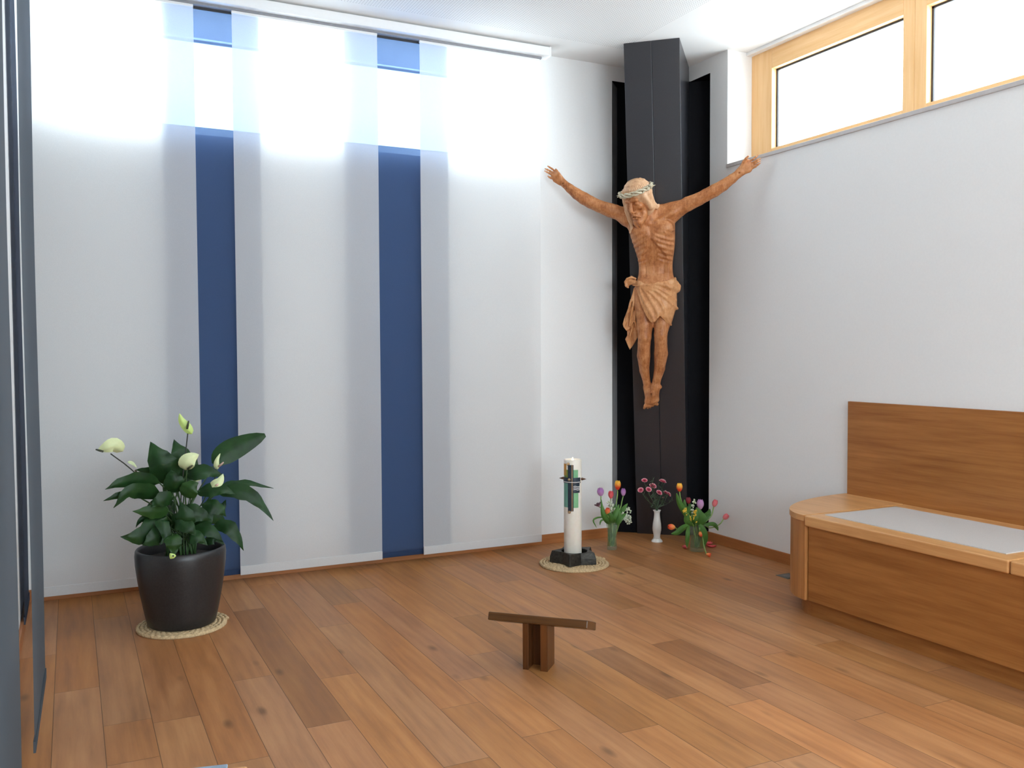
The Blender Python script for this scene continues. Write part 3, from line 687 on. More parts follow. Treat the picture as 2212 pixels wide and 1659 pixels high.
# ------------------------------------------------------------------ vases
t = NT('vase_glass'); gl = t.n('ShaderNodeBsdfGlossy', Roughness=.2); tr = t.n('ShaderNodeBsdfTransparent'); tr.inputs[0].default_value = (.93, .97, .92, 1)
df = t.n('ShaderNodeBsdfDiffuse'); df.inputs[0].default_value = (.55, .62, .52, 1)
fz = t.n('ShaderNodeLayerWeight', Blend=.5); m1 = t.n('ShaderNodeMixShader'); t.l(t.math('ADD', t.math('MULTIPLY', t.math('POWER', fz.outputs['Facing'], 4.0), .10), .02), m1.inputs[0]); t.l(tr.outputs[0], m1.inputs[1]); t.l(gl.outputs[0], m1.inputs[2])
m2 = t.n('ShaderNodeMixShader'); m2.inputs[0].default_value = .10; t.l(m1.outputs[0], m2.inputs[1]); t.l(df.outputs[0], m2.inputs[2])
nz = t.noise(t.coord(), 60, 2); bp = t.bump(nz, .5, .004); t.l(bp, gl.inputs['Normal']); t.l(m2.outputs[0], t.out.inputs[0]); VGLASS = t.m
t = NT('vase_water'); tr = t.n('ShaderNodeBsdfTransparent'); tr.inputs[0].default_value = (.76, .86, .52, 1); gl = t.n('ShaderNodeBsdfGlossy', Roughness=.05); mm = t.n('ShaderNodeMixShader'); mm.inputs[0].default_value = .015
t.l(tr.outputs[0], mm.inputs[1]); t.l(gl.outputs[0], mm.inputs[2]); t.l(mm.outputs[0], t.out.inputs[0]); WATER = t.m
v1, v2, v3 = atz(1322, 1187), atz(1419, 1170), atz(1506, 1190)
def at1(x, y, dy=0): return aty(x, y, v1.y+dy)
def at2(x, y, dy=0): return aty(x, y, v2.y+dy)
def at3(x, y, dy=0): return aty(x, y, v3.y+dy)
k1 = (v1-CAM).dot(CF)/F_PX; k2 = (v2-CAM).dot(CF)/F_PX; k3 = (v3-CAM).dot(CF)/F_PX
h1 = at1(1322, 1127).z; h3 = at3(1506, 1130).z
def glass_vase(c, h, rb, rw, rt, label):
    r = empty('glass_vase', (c.x, c.y, .0012), label, 'vase')
    MB().lathe([(0, 0), (rb*.95, 0), (rb, .004), (rb*.97, .02), (rw, h*.45), (rw*1.02, h*.6), (rt, h), (rt-.003, h), (rw*1.02-.004, h*.6), (rw-.004, h*.45), (rb*.9, .022), (0, .018)], 40).build('glass_body', VGLASS, r)
    MB().lathe([(0, .019), (rb*.88, .023), (rw-.005, h*.45), (rw*1.01-.005, h*.58), (0, h*.58)], 32).build('water', WATER, r)
    return r
glass_vase(v1, h1, 10.8*k1, 9.8*k1, 13.5*k1, 'slim clear glass vase of tulips standing left of the white vase')
glass_vase(v3, h3, 16.0*k3, 14.5*k3, 19*k3, 'wide clear glass vase of drooping tulips standing right of the white vase')
vz = empty('porcelain_vase', (v2.x, v2.y, 0), 'white porcelain vase with curved body and pink carnations', 'vase')
h2 = at2(1419, 1102).z
def py2(y): return (1172-y)/(1172-1102)*h2
pv = [(0, 0), (12.2*k2, 0), (12.4*k2, .004), (11.5*k2, .010), (8.0*k2, py2(1165)), (6.8*k2, py2(1162.5)), (7.6*k2, py2(1155)), (9.4*k2, py2(1147)), (9.7*k2, py2(1142)), (9.0*k2, py2(1132)), (7.3*k2, py2(1122)), (6.2*k2, py2(1113)), (6.2*k2, py2(1108)), (7.2*k2, py2(1104.5)), (8.8*k2, h2), (8.2*k2, h2+.001), (6.4*k2, py2(1104.5)), (5.0*k2, py2(1110)), (4.0*k2, py2(1140))]
MB().lathe(pv, 40).build('vase_body', plain('porcelain', (.74, .73, .70, 1), .25, .02), vz)
MB().tube([(7.0*k2*math.cos(a), 7.0*k2*math.sin(a), py2(1163)) for a in [2*math.pi*i/24 for i in range(24)]], .0028, 6, closed=True).build('foot_ring', plain('porcelain_ring', (.66, .64, .58, 1), .3), vz)
# ------------------------------------------------------------------ cut flowers
FSTEM = plain('cut_stem', (.22, .36, .09, 1), .5, .2, 20); FLEAF = leafmat('tulip_leaf', (.035, .10, .02, 1), (.10, .24, .05, 1), .45); FSTEMD = plain('carnation_stem', (.05, .085, .045, 1), .6, .2)
def petalmat(name, base, tip):
    t = NT(name); u_ = t.n('ShaderNodeUVMap'); s_ = t.n('ShaderNodeSeparateXYZ'); t.l(u_.outputs[0], s_.inputs[0])
    n1 = t.noise(t.coord(), 120, 2); f = t.math('ADD', s_.outputs[0], t.math('MULTIPLY', t.math('SUBTRACT', n1, .5), .5))
    p = t.princ(t.ramp(f, [(.25, base), (.85, tip)]), .5, Subsurface__Weight=.1, Subsurface__Radius=(.01, .004, .003)); return t.m
T_FLAME = petalmat('petal_flame', srgb(214, 60, 30), srgb(250, 190, 60)); T_LILAC = petalmat('petal_lilac', srgb(190, 140, 190), srgb(160, 104, 168)); T_PALE = petalmat('petal_pale_lilac', srgb(206, 160, 200), srgb(190, 140, 190))
T_PINK = petalmat('petal_coral', srgb(226, 100, 104), srgb(206, 62, 72)); T_ROSE = petalmat('petal_rose', srgb(230, 130, 134), srgb(214, 96, 104)); T_ORANGE = petalmat('petal_orange', srgb(240, 150, 80), srgb(228, 88, 48)); T_RED = petalmat('petal_dark_red', srgb(150, 40, 54), srgb(120, 24, 40))
def tulip(c_top, axis, R, H, mat, stem_pts, label, opening=.0, leafspec=(), stemmat=None):
    """six cupped petals round an axis, a stem to the vase; root at the stem's lower end"""
    foot = stem_pts[-1]
    r = empty('tulip', foot, label, 'tulip', 'cut tulips')
    ax = Vector(axis).normalized(); q = ax.to_track_quat('Z', 'Y').to_matrix()
    base = c_top - ax*H
    for k in range(6):
        ring = k % 2; a0_ = 2*math.pi*k/6; rows = []; n, m = 8, 6
        for i in range(n+1):
            f = i/n
            rad = R*(max(.02, math.sin(math.pi*(.10+.74*f)))**.75*(1.0 if ring else .94))*(1-opening) + opening*R*(.3+1.1*f)*math.sin(math.pi*min(.5, .1+f))
            wid = .76*math.sin(math.pi*min(.97, f*.70+.16))**.5
            row = []
            for j in range(m+1):
                s_ = (j/m*2-1); a_ = a0_+s_*wid*(1.05-.25*f)
                row.append(q @ Vector((rad*math.cos(a_)*(1-.05*abs(s_)), rad*math.sin(a_)*(1-.05*abs(s_)), H*f*(1-.10*s_*s_*f))) + base - foot)
            rows.append(row)
        o = MB().grid(rows).build('petal', mat, r)
        ul = o.data.uv_layers.new(name='UVMap')
        for p in o.data.polygons:
            for li in p.loop_indices:
                i, j = divmod(o.data.loops[li].vertex_index, m+1); ul.data[li].uv = (i/n, j/m)
    s_ = bez([base]+list(stem_pts), 12)
    MB().tube([p-foot for p in s_], .0036, 7).build('stem', FSTEM, r)
    for P, w_, phi in leafspec:
        blade(P, w_, phi, FLEAF, 'leaf', r, foot, 1.3, fold=.5, rip=.02, prof=lambda f: math.sin(math.pi*min(.99, .12+f*.88))**.7)
    return r
def zf(x): return 1150+x/4.706
def zg(y): return 960+y/4.706
def A1(x, y, d=0): return at1(zf(x), zg(y), d)
def A2(x, y, d=0): return at2(zf(x), zg(y), d)
def A3(x, y, d=0): return at3(zf(x), zg(y), d)
def foot1(dx=0, dy=0): return Vector((v1.x+dx, v1.y+dy, .024))
def foot3(dx=0, dy=0): return Vector((v3.x+dx, v3.y+dy, .026))
K = k1/4.706
rim1 = lambda a, b=0: Vector((v1.x+a, v1.y+b, h1*.95)); rim3 = lambda a, b=0: Vector((v3.x+a, v3.y+b, h3*.95))
U_ = lambda x=0, y=0: (CR*x + Vector((0, 0, 1)) + Vector((0, y, 0)))
tulip(A1(870, 366, .05), U_(.05), 34*K, 95*K, T_FLAME, [A1(862, 540, .05), rim1(.02, .01), foot1(.01, .01)], 'orange and yellow tulip, tallest bloom in the slim glass vase', leafspec=[([rim1(.02, .0), A1(900, 700, 0), A1(930, 650, 0), A1(968, 600, 0)], 50*K, .2)])
tulip(A1(688, 440, -.02), U_(-.1), 36*K, 82*K, T_LILAC, [A1(705, 600, -.01), rim1(-.02), foot1(-.008)], 'lilac tulip at the upper left of the slim glass vase')
tulip(A1(798, 470, .0), U_(0), 29*K, 78*K, T_PINK, [A1(796, 640), rim1(0), foot1(0, .008)], 'coral pink tulip in the middle of the slim glass vase')
tulip(A1(926, 446, .03), U_(.03), 27*K, 76*K, T_LILAC, [A1(910, 580, .02), A1(896, 640, .02), rim1(.02), foot1(.006, -.006)], 'lilac tulip at the right of the slim glass vase, against the dark niche')
tulip(A1(768, 645, -.06), U_(-.05, -.3), 27*K, 66*K, T_ORANGE, [A1(778, 745, -.05), rim1(-.01, -.02), foot1(-.004, -.008)], 'small orange tulip low at the front of the slim glass vase', leafspec=[([rim1(-.02, -.02), A1(745, 760, -.05), A1(715, 700, -.06), A1(700, 560, -.05)], 46*K, .3), ([rim1(.0, -.02), A1(820, 760, -.05), A1(850, 690, -.06), A1(880, 610, -.05)], 60*K, .2), ([rim1(.02, -.01), A1(870, 790, -.04), A1(905, 740, -.05), A1(955, 700, -.05)], 55*K, .3)])
tulip(A1(662, 600, -.02), U_(-.5), 26*K, 40*K, petalmat('petal_faded', srgb(150, 110, 120), srgb(90, 60, 70)), [A1(715, 660, -.02), rim1(-.022, .01), foot1(-.01, .006)], 'faded dark tulip drooping left of the slim glass vase', opening=1.1, leafspec=[([A1(730, 740, -.02), A1(660, 745, -.05), A1(620, 775, -.05), A1(652, 845, -.05)], 16*K, .3), ([A1(735, 770, -.03), A1(705, 770, -.05), A1(690, 795, -.05), A1(688, 820, -.05)], 16*K, .3)])
for (xa, ya, xb, yb) in ((690, 525, 632, 540), (690, 560, 632, 570), (750, 600, 742, 650)):
    pass
tulip(A3(1497, 392, 0), U_(.02), 32*K, 84*K, T_FLAME, [A3(1510, 560), A3(1560, 680), rim3(-.01), foot3(-.01)], 'orange and yellow tulip, tallest bloom in the wide glass vase', leafspec=[([A3(1590, 760), A3(1545, 680), A3(1495, 590), A3(1464, 495)], 62*K, .3)])
tulip(A3(1583, 535, .05), U_(-.1), 26*K, 66*K, T_RED, [A3(1600, 680, .04), rim3(0, .02), foot3(0, .01)], 'dark red tulip at the back of the wide glass vase', leafspec=[([A3(1600, 760, .03), A3(1570, 690, .03), A3(1550, 620, .03), A3(1545, 560, .03)], 45*K, .2)])
tulip(A3(1710, 558, -.03), U_(.05), 37*K, 98*K, T_PALE, [A3(1712, 720, -.02), rim3(.01, 0), foot3(.012)], 'pale lilac tulip leaning right in the wide glass vase', leafspec=[([A3(1690, 830, -.04), A3(1700, 770, -.05), A3(1690, 700, -.05), A3(1668, 640, -.04)], 95*K, .1)])
tulip(A3(1868, 562, .0), U_(.35), 29*K, 74*K, T_ROSE, [A3(1820, 720), A3(1760, 790), rim3(.03), foot3(.014, .006)], 'rose tulip far right above the bent leaf of the wide glass vase', leafspec=[([A3(1690, 790), A3(1740, 745), A3(1790, 700), A3(1805, 655)], 60*K, .4)])
tulip(A3(1990, 712, -.02), U_(1.0), 29*K, 66*K, T_ROSE, [A3(1900, 815, -.02), A3(1800, 850, -.01), rim3(.035), foot3(.01, -.01)], 'rose tulip leaning furthest right, in front of the white wall', leafspec=[([A3(1740, 820, -.03), A3(1830, 810, -.05), A3(1870, 835, -.05), A3(1890, 875, -.05)], 48*K, .5)])
tulip(A3(1378, 835, -.03), CR*-1+Vector((0, -.2, .12)), 30*K, 72*K, T_ORANGE, [A3(1500, 875, -.02), A3(1570, 830, -.01), rim3(-.035), foot3(-.014, .004)], 'orange tulip hanging out left of the wide glass vase', leafspec=[([A3(1600, 815, -.03), A3(1530, 850, -.06), A3(1470, 895, -.07), A3(1412, 908, -.07)], 60*K, .4), ([A3(1590, 830, -.05), A3(1580, 900, -.09), A3(1575, 980, -.09), A3(1572, 1050, -.08)], 42*K, .2)])
tulip(A3(1722, 938, -.10), Vector((0, -.5, -1))+CR*.1, 24*K, 52*K, T_ORANGE, [A3(1700, 850, -.09), rim3(.01, -.03), foot3(.004, -.012)], 'small orange tulip drooping down the front of the wide glass vase')
gp = atz(1530, 1199, .012)
tulip(gp+Vector((.010, -.012, .0)), Vector((.5, -.65, -.18)), 20*K, 46*K, T_ORANGE, [A3(1740, 1010, -.11), A3(1728, 880, -.09), rim3(.03, -.02), foot3(.008, -.006)], 'wilted tulip bent over the vase rim with its head on the floor', opening=.5, leafspec=[([A3(1700, 815, -.08), A3(1745, 880, -.11), A3(1760, 960, -.11), A3(1742, 1050, -.10)], 55*K, .3)])
# fallen petals
PET = T_PINK
def fallen(x, y, rz, s, label):
    p = atz(x, y, .004); r = []
    for i in range(7):
        f = i/6; row = []
        for j in range(5):
            q = j/2-1
            row.append(((f-.5)*s, q*s*.34*math.sin(math.pi*(.08+f*.86)), .012*(q*q)+.007*(2*f-1)**2-.002))
        r.append(row)
    o = MB().grid(r).build('tulip_petal', PET); o.location = (p.x, p.y, .003); o.rotation_euler = (0, 0, rz); tag(o, label, 'petal', 'fallen petals')
    ul = o.data.uv_layers.new(name='UVMap'); return o
fallen(1531, 1176, .4, .075, 'fallen coral petal lying right of the wide glass vase')
fallen(1537, 1182, -.7, .06, 'fallen coral petal nearest the right wall skirting')
fallen(1480, 1184, 1.3, .06, 'fallen coral petal lying left of the wide glass vase')
# white blossom sprays and yellow sprig
BLOSSOM = plain('blossom_white', (.62, .66, .52, 1), .6, .1); YELLOW = plain('blossom_yellow', (.72, .46, .04, 1), .6, .15)
def spray(name, pts, foot, R, n, mat, label, cat, seed, rb=.0056, leaves=()):
    r = empty(name, foot, label, cat); rd = random.Random(seed); P = bez(pts, 14)
    MB().tube([p-foot for p in bez([foot]+list(pts), 16)], .0022, 6).build('stem', FSTEM, r)
    for i in range(n):
        f = rd.random(); p = P[int(f*14)]; d = Vector((rd.gauss(0, 1), rd.gauss(0, 1), rd.gauss(0, .8))).normalized()*R*rd.random()**.5*(1-.35*f)
        q = p+d; mb = MB()
        for k in range(4):
            e_ = Vector((rd.gauss(0, 1), rd.gauss(0, 1), rd.gauss(0, 1))).normalized()*rb*.7
            mb.ell(q-foot+e_, (rb*rd.uniform(.6, 1), rb*rd.uniform(.6, 1), rb*rd.uniform(.5, .9)), 6, 4)
        mb.tube([p-foot, q-foot], .0007, 4)
        mb.build('blossom', mat, r)
    for P_, w_, phi in leaves: blade(P_, w_, phi, FLEAF, 'leaf', r, foot, .3)
spray('blossom_spray', [A1(890, 740, -.02), A1(950, 730, -.03), A1(985, 790, -.04)], foot1(.012, .002), .036, 80, BLOSSOM, 'white blossom spray hanging right of the slim glass vase', 'flower', 1)
spray('blossom_spray', [A1(930, 680, .02), A1(970, 655, .02), A1(1000, 690, .02)], foot1(.009, .01), .012, 18, BLOSSOM, 'small white blossom spray above the hanging one, before the niche', 'flower', 2)
spray('blossom_spray', [A1(830, 700, -.01), A1(800, 620, -.02), A1(790, 580, -.02)], foot1(-.002, .012), .030, 52, BLOSSOM, 'white blossom spray among the tulips in the slim glass vase', 'flower', 3)
spray('yellow_sprig', [A3(1620, 770, -.05), A3(1560, 700, -.06), A3(1545, 640, -.05)], foot3(-.004, -.01), .018, 22, YELLOW, 'yellow flowering sprig on the left in the wide glass vase', 'flower', 4)
spray('yellow_sprig', [A3(1660, 800, -.06), A3(1650, 720, -.07), A3(1655, 670, -.06)], foot3(.002, -.012), .014, 20, YELLOW, 'yellow flowering sprig in the middle of the wide glass vase', 'flower', 5)
spray('blossom_spray', [A3(1625, 760, .0), A3(1630, 640, .0), A3(1655, 560, .0)], foot3(.006, .012), .016, 22, BLOSSOM, 'white blossom twig behind the pale lilac tulip', 'flower', 6)
for P_, w_, ph, who in (
 ([rim1(-.01, -.01), A1(760, 780, -.04), A1(735, 730, -.05), A1(722, 680, -.05)], 50*K, .2, 1), ([rim1(.0, -.015), A1(800, 770, -.05), A1(790, 720, -.06), A1(760, 690, -.06)], 60*K, .3, 1),
 ([rim1(.01, -.01), A1(860, 780, -.04), A1(880, 720, -.05), A1(872, 650, -.05)], 60*K, .2, 1), ([rim1(.01, .01), A1(840, 760, .02), A1(830, 690, .02), A1(850, 600, .02)], 55*K, .3, 1),
 ([Vector((v1.x-.01, v1.y-.008, .03)), Vector((v1.x+.004, v1.y-.012, h1*.5)), Vector((v1.x+.012, v1.y-.01, h1*.95)), A1(850, 760, -.02)], 34*K, .2, 1), ([Vector((v1.x+.008, v1.y-.004, .03)), Vector((v1.x-.004, v1.y-.010, h1*.5)), Vector((v1.x-.014, v1.y-.008, h1*.95)), A1(770, 770, -.02)], 40*K, .3, 1), ([Vector((v1.x-.004, v1.y+.004, .03)), Vector((v1.x-.010, v1.y+.004, h1*.5)), Vector((v1.x-.004, v1.y+.004, h1*.95)), A1(800, 760, .0)], 50*K, .1, 1), ([Vector((v1.x+.004, v1.y+.004, .03)), Vector((v1.x+.012, v1.y+.002, h1*.5)), Vector((v1.x+.016, v1.y+.002, h1*.95)), A1(880, 750, .0)], 46*K, .1, 1)):
    r = [o for o in COL.objects if o.name.startswith('tulip') and o.parent is None and o.name != 'tulip_petal'][2]
    blade(P_, w_, ph, FLEAF, 'leaf', r, r.location, .4, fold=.5, rip=.03, prof=lambda f: math.sin(math.pi*min(.99, .12+f*.88))**.7)
for P_, w_, ph in (
 ([rim3(-.02, -.02), A3(1580, 790, -.05), A3(1570, 730, -.06), A3(1545, 690, -.06)], 60*K, .2), ([rim3(.0, -.02), A3(1650, 780, -.06), A3(1660, 720, -.07), A3(1680, 680, -.07)], 70*K, .2),
 ([rim3(.02, -.01), A3(1720, 790, -.05), A3(1740, 740, -.06), A3(1730, 690, -.06)], 70*K, .3), ([rim3(-.01, .01), A3(1600, 740, .02), A3(1590, 670, .02), A3(1610, 600, .02)], 60*K, .2),
 ([rim3(.03, 0), A3(1750, 770, -.02), A3(1790, 720, -.03), A3(1815, 715, -.03)], 40*K, .4), ([Vector((v3.x-.02, v3.y-.012, .03)), Vector((v3.x-.004, v3.y-.02, h3*.5)), rim3(.01, -.02), A3(1690, 770, -.04)], 46*K, .2)):
    r = [o for o in COL.objects if o.name.startswith('tulip') and o.parent is None and o.name != 'tulip_petal'][8]
    blade(P_, w_, ph, FLEAF, 'leaf', r, r.location, .4, fold=.5, rip=.03, prof=lambda f: math.sin(math.pi*min(.99, .12+f*.88))**.7)
# carnations
t = NT('carnation_petal'); u_ = t.n('ShaderNodeUVMap'); s_ = t.n('ShaderNodeSeparateXYZ'); t.l(u_.outputs[0], s_.inputs[0])
t.princ(t.ramp(s_.outputs[0], [(.3, srgb(176, 24, 70)), (.78, srgb(214, 58, 100)), (.985, srgb(244, 200, 206))]), .6); CARN = t.m
def carnation(c, R, axis, via, label, seed):
    foot = Vector((v2.x+random.Random(seed).uniform(-.008, .008), v2.y+random.Random(seed+9).uniform(-.008, .008), .10))
    r = empty('carnation', foot, label, 'carnation', 'pink carnations'); rd = random.Random(seed)
    ax = Vector(axis).normalized(); q = ax.to_track_quat('Z', 'Y').to_matrix(); mb = MB(); uvv = []
    for layer, (cnt, tilt, sc) in enumerate(((9, 1.25, 1.0), (8, .85, .92), (6, .4, .8))):
        for k in range(cnt):
            a = 2*math.pi*k/cnt+layer*.4+rd.uniform(-.15, .15); rows = []
            for i in range(5):
                f = i/4; row = []
                for j in range(6):
                    s1 = j/5*2-1; rad = R*sc*f*math.sin(tilt); hh = R*sc*f*math.cos(tilt)+.10*R*math.sin(j*2.6+k)*f
                    aa = a+s1*.48*(.35+.65*f); edge = 1+(.10*math.sin(j*3.1+k*2) if i == 4 else 0)
                    row.append(q @ Vector((rad*edge*math.cos(aa), rad*edge*math.sin(aa), hh)) + c-foot)
                    uvv.append((f, j/5))
                rows.append(row)
            mb.grid(rows)
    o = mb.build('bloom', CARN, r); ul = o.data.uv_layers.new(name='UVMap')
    for p in o.data.polygons:
        for li in p.loop_indices: ul.data[li].uv = uvv[o.data.loops[li].vertex_index]
    mc = MB(); mc.tube([c-foot-ax*R*.75, c-foot-ax*R*.3, c-foot+ax*R*.1], [.0022, .0052, .006], 8); mc.build('calyx', FSTEMD, r)
    rim = Vector((v2.x, v2.y, h2)); pts = bez([c-ax*R*.7]+list(via)+[rim+(via[-1]-rim)*.12 if via else rim, foot], 14)
    MB().tube([p-foot for p in pts], .0017, 6).build('stem', FSTEMD, r)
    for k in range(4):
        p = pts[2+k*2]; d = Vector((rd.uniform(-1, 1), rd.uniform(-.6, .6), rd.uniform(.2, 1))).normalized()*.04
        blade([p, p+d*.5, p+d], .004, .3, FSTEMD, 'leaf', r, foot, k)
K2 = k2/4.706
for i, (x, y, R, ax, via, lab) in enumerate((
 (1140, 372, 32, (-.3, -.5, 1), [A2(1180, 500)], 'pink carnation, uppermost on the left in the white vase'),
 (1322, 385, 40, (.2, -.3, 1), [A2(1310, 500)], 'pink carnation, uppermost on the right in the white vase'),
 (1222, 430, 40, (0, -.6, 1), [A2(1240, 540)], 'pink carnation in the middle of the white vase'),
 (1180, 462, 32, (-.2, -.8, .8), [A2(1215, 560)], 'pink carnation just below the middle one in the white vase'),
 (1102, 468, 32, (-.6, -.5, .7), [A2(1160, 560)], 'pink carnation furthest left in the white vase'),
 (1285, 495, 34, (.1, -.7, .8), [A2(1275, 580)], 'pink carnation low in the centre right of the white vase'),
 (1350, 495, 30, (.3, -.5, .9), [A2(1320, 590)], 'pink carnation second from the right in the white vase'),
 (1382, 510, 30, (.6, -.6, .6), [A2(1335, 600)], 'pink carnation furthest right in the white vase'),
 (1330, 543, 12, (.1, -.4, 1), [A2(1310, 610)], 'small pink carnation bud low on the right of the white vase'))):
    carnation(A2(x, y, -.02 if i % 2 else .03), R*K2, ax, via, lab, 20+i)
# thin green filler twigs in the carnation vase
for i, (x, y) in enumerate(((1220, 325), (1185, 345), (1285, 335), (1440, 565), (1190, 635), (1350, 345))):
    foot = Vector((v2.x+.003*(i-3), v2.y, .10)); r = empty('green_twig', foot, 'thin dark green twig among the pink carnations', 'twig', 'twigs in the white vase')
    P = bez([foot, Vector((v2.x, v2.y, h2)), A2(1270+(x-1270)*.5, (y+660)/2), A2(x, y)], 14)
    MB().tube([p-foot for p in P], [.0015-.00006*k for k in range(15)], 5).build('stem', FSTEMD, r)
    rd = random.Random(i)
    for k in range(7, 14):
        d = Vector((rd.uniform(-1, 1), rd.uniform(-.5, .5), rd.uniform(.3, 1))).normalized()*.03; blade([P[k], P[k]+d*.5, P[k]+d], .003, .3, FSTEMD, 'leaf', r, foot, k)
# ------------------------------------------------------------------ carved figure: a smooth solid sculpted from blended volumes
VOFF = .90
fig_o = B0 + FV*VOFF
fig = empty('carved_crucifix_figure', fig_o, 'carved wooden crucifixion figure with outstretched arms on the leaning dark upright', 'sculpture')
fig.matrix_world = Matrix.Translation(fig_o) @ Matrix((FU, -FN, FV)).transposed().to_4x4()
def Pn(x, y, n):         # a point n metres in front of the upright, on the line of sight through a pixel
    d = ray(x, y); k = (B0+FN*n-CAM).dot(FN)/d.dot(FN); P = CAM+d*k-B0
    return np.array((P.dot(FU), P.dot(FV), n))
PXF = 5.93/F_PX         # metres per pixel at the figure
class Solid:
    def __init__(s, lo, hi, h):
        s.lo = np.array(lo, float); s.h = h; s.n = np.ceil((np.array(hi)-s.lo)/h).astype(int)+1
        s.D = np.full(s.n, .06, np.float32)
    def region(s, lo, hi, m):
        a = np.clip(np.floor((np.array(lo)-m-s.lo)/s.h).astype(int), 0, s.n); b = np.clip(np.ceil((np.array(hi)+m-s.lo)/s.h).astype(int)+1, 0, s.n)
        sl = tuple(slice(i, j) for i, j in zip(a, b))
        ax = [(s.lo[i]+s.h*np.arange(a[i], b[i])).astype(np.float32) for i in range(3)]
        return sl, np.meshgrid(*ax, indexing='ij', sparse=True)
    def put(s, fn, lo, hi, k=.012, m=.03, sub=False):
        sl, (X, Y, Z) = s.region(lo, hi, m)
        A = s.D[sl]
        if A.size == 0: return
        d = fn(X, Y, Z)
        if sub:
            h = np.clip(.5-.5*(A+d)/k, 0, 1); s.D[sl] = A*(1-h)+(-d)*h + k*h*(1-h)
        else:
            h = np.clip(.5+.5*(A-d)/k, 0, 1); s.D[sl] = A*(1-h)+d*h - k*h*(1-h)
    def cone(s, a, b, ra, rb, k=.012, flat=1.0, sub=False):
        a, b = np.array(a, float), np.array(b, float); ab = b-a; S = np.array((1, 1, flat)); L = ((ab*S)**2).sum()+1e-9
        def fn(X, Y, Z):
            px, py, pz = X-a[0], Y-a[1], (Z-a[2])*flat; t_ = np.clip((px*ab[0]+py*ab[1]+pz*ab[2]*flat)/L, 0, 1)
            return np.sqrt((px-t_*ab[0])**2+(py-t_*ab[1])**2+(pz-t_*ab[2]*flat)**2)-(ra+(rb-ra)*t_)
        r = max(ra, rb); s.put(fn, np.minimum(a, b)-r, np.maximum(a, b)+r, k, .03, sub)
    def chain(s, pts, k=.012, flat=1.0, add=0.0):      # (point, radius) ... one limb, then blended in
        P = [np.array(p, float) for p, r in pts]; Rr = [r+add for p, r in pts]
        def fn(X, Y, Z):
            out = None
            for a, b, ra, rb in zip(P[:-1], P[1:], Rr[:-1], Rr[1:]):
                ab = b-a; L = (ab**2).sum()+1e-9; px, py, pz = X-a[0], Y-a[1], Z-a[2]
                t_ = np.clip((px*ab[0]+py*ab[1]+pz*ab[2])/L, 0, 1); t2 = t_*t_*(3-2*t_)*.5+t_*.5
                d = np.sqrt((px-t_*ab[0])**2+(py-t_*ab[1])**2+(pz-t_*ab[2])**2)-(ra+(rb-ra)*t2)
                if out is None: out = d
                else:
                    h = np.clip(.5+.5*(out-d)/.005, 0, 1); out = out*(1-h)+d*h-.005*h*(1-h)
            return out
        m = max(Rr); A_ = np.array(P); s.put(fn, A_.min(0)-m, A_.max(0)+m, k)
    def ell(s, c, r, k=.012, sub=False, R=None):
        c = np.array(c, float); r = np.array(r, float); mr = r.min()
        def fn(X, Y, Z):
            x, y, z = X-c[0], Y-c[1], Z-c[2]
            if R is not None: x, y, z = [x*R[i][0]+y*R[i][1]+z*R[i][2] for i in range(3)]
            k0 = np.sqrt((x/r[0])**2+(y/r[1])**2+(z/r[2])**2); k1 = np.sqrt((x/r[0]**2)**2+(y/r[1]**2)**2+(z/r[2]**2)**2)
            return k0*(k0-1)/np.maximum(k1, 1e-6)
        e = r.max() if R is not None else r; s.put(fn, c-e, c+e, k, .03, sub)
    def mesh(s, name, mat, parent, smooth=1):
        D = s.D; B = D < 0
        c = np.zeros(tuple(np.array(D.shape)-1), np.int8)
        for i in (0, 1):
            for j in (0, 1):
                for k in (0, 1): c += B[i:D.shape[0]-1+i, j:D.shape[1]-1+j, k:D.shape[2]-1+k]
        act = np.argwhere((c > 0) & (c < 8)); idm = np.full(c.shape, -1, np.int32); idm[tuple(act.T)] = np.arange(len(act))
        acc = np.zeros((len(act), 3)); cnt = np.zeros(len(act)); cor = [(i, j, k) for i in (0, 1) for j in (0, 1) for k in (0, 1)]
        val = {q: D[act[:, 0]+q[0], act[:, 1]+q[1], act[:, 2]+q[2]] for q in cor}
        for q in cor:
            for ax in range(3):
                if q[ax]: continue
                p = list(q); p[ax] = 1; p = tuple(p); va, vb = val[q], val[p]; mk = (va < 0) != (vb < 0)
                t_ = np.where(mk, va/np.where(np.abs(va-vb) < 1e-9, 1, va-vb), 0)
                pt = np.tile(np.array(q, float), (len(act), 1)); pt[:, ax] += t_; acc[mk] += pt[mk]; cnt[mk] += 1
        V = s.lo+s.h*(act+acc/cnt[:, None])
        F = []
        for ax in range(3):
            sa = [slice(None)]*3; sb = [slice(None)]*3; sa[ax] = slice(0, -1); sb[ax] = slice(1, None)
            ch = B[tuple(sa)] != B[tuple(sb)]; e = np.argwhere(ch); o1, o2 = [(1, 2), (2, 0), (0, 1)][ax]
            e = e[(e[:, o1] > 0) & (e[:, o2] > 0)]
            e = e[(e[:, o1] < c.shape[o1]) & (e[:, o2] < c.shape[o2])]
            def g(d1, d2):
                q = e.copy(); q[:, o1] -= d1; q[:, o2] -= d2; return idm[tuple(q.T)]
            quad = np.stack([g(1, 1), g(0, 1), g(0, 0), g(1, 0)], 1)
            fl = ~B[tuple(e.T)]; quad[fl] = quad[fl][:, ::-1]; F.append(quad)
        F = np.concatenate(F); F = F[(F >= 0).all(1)]
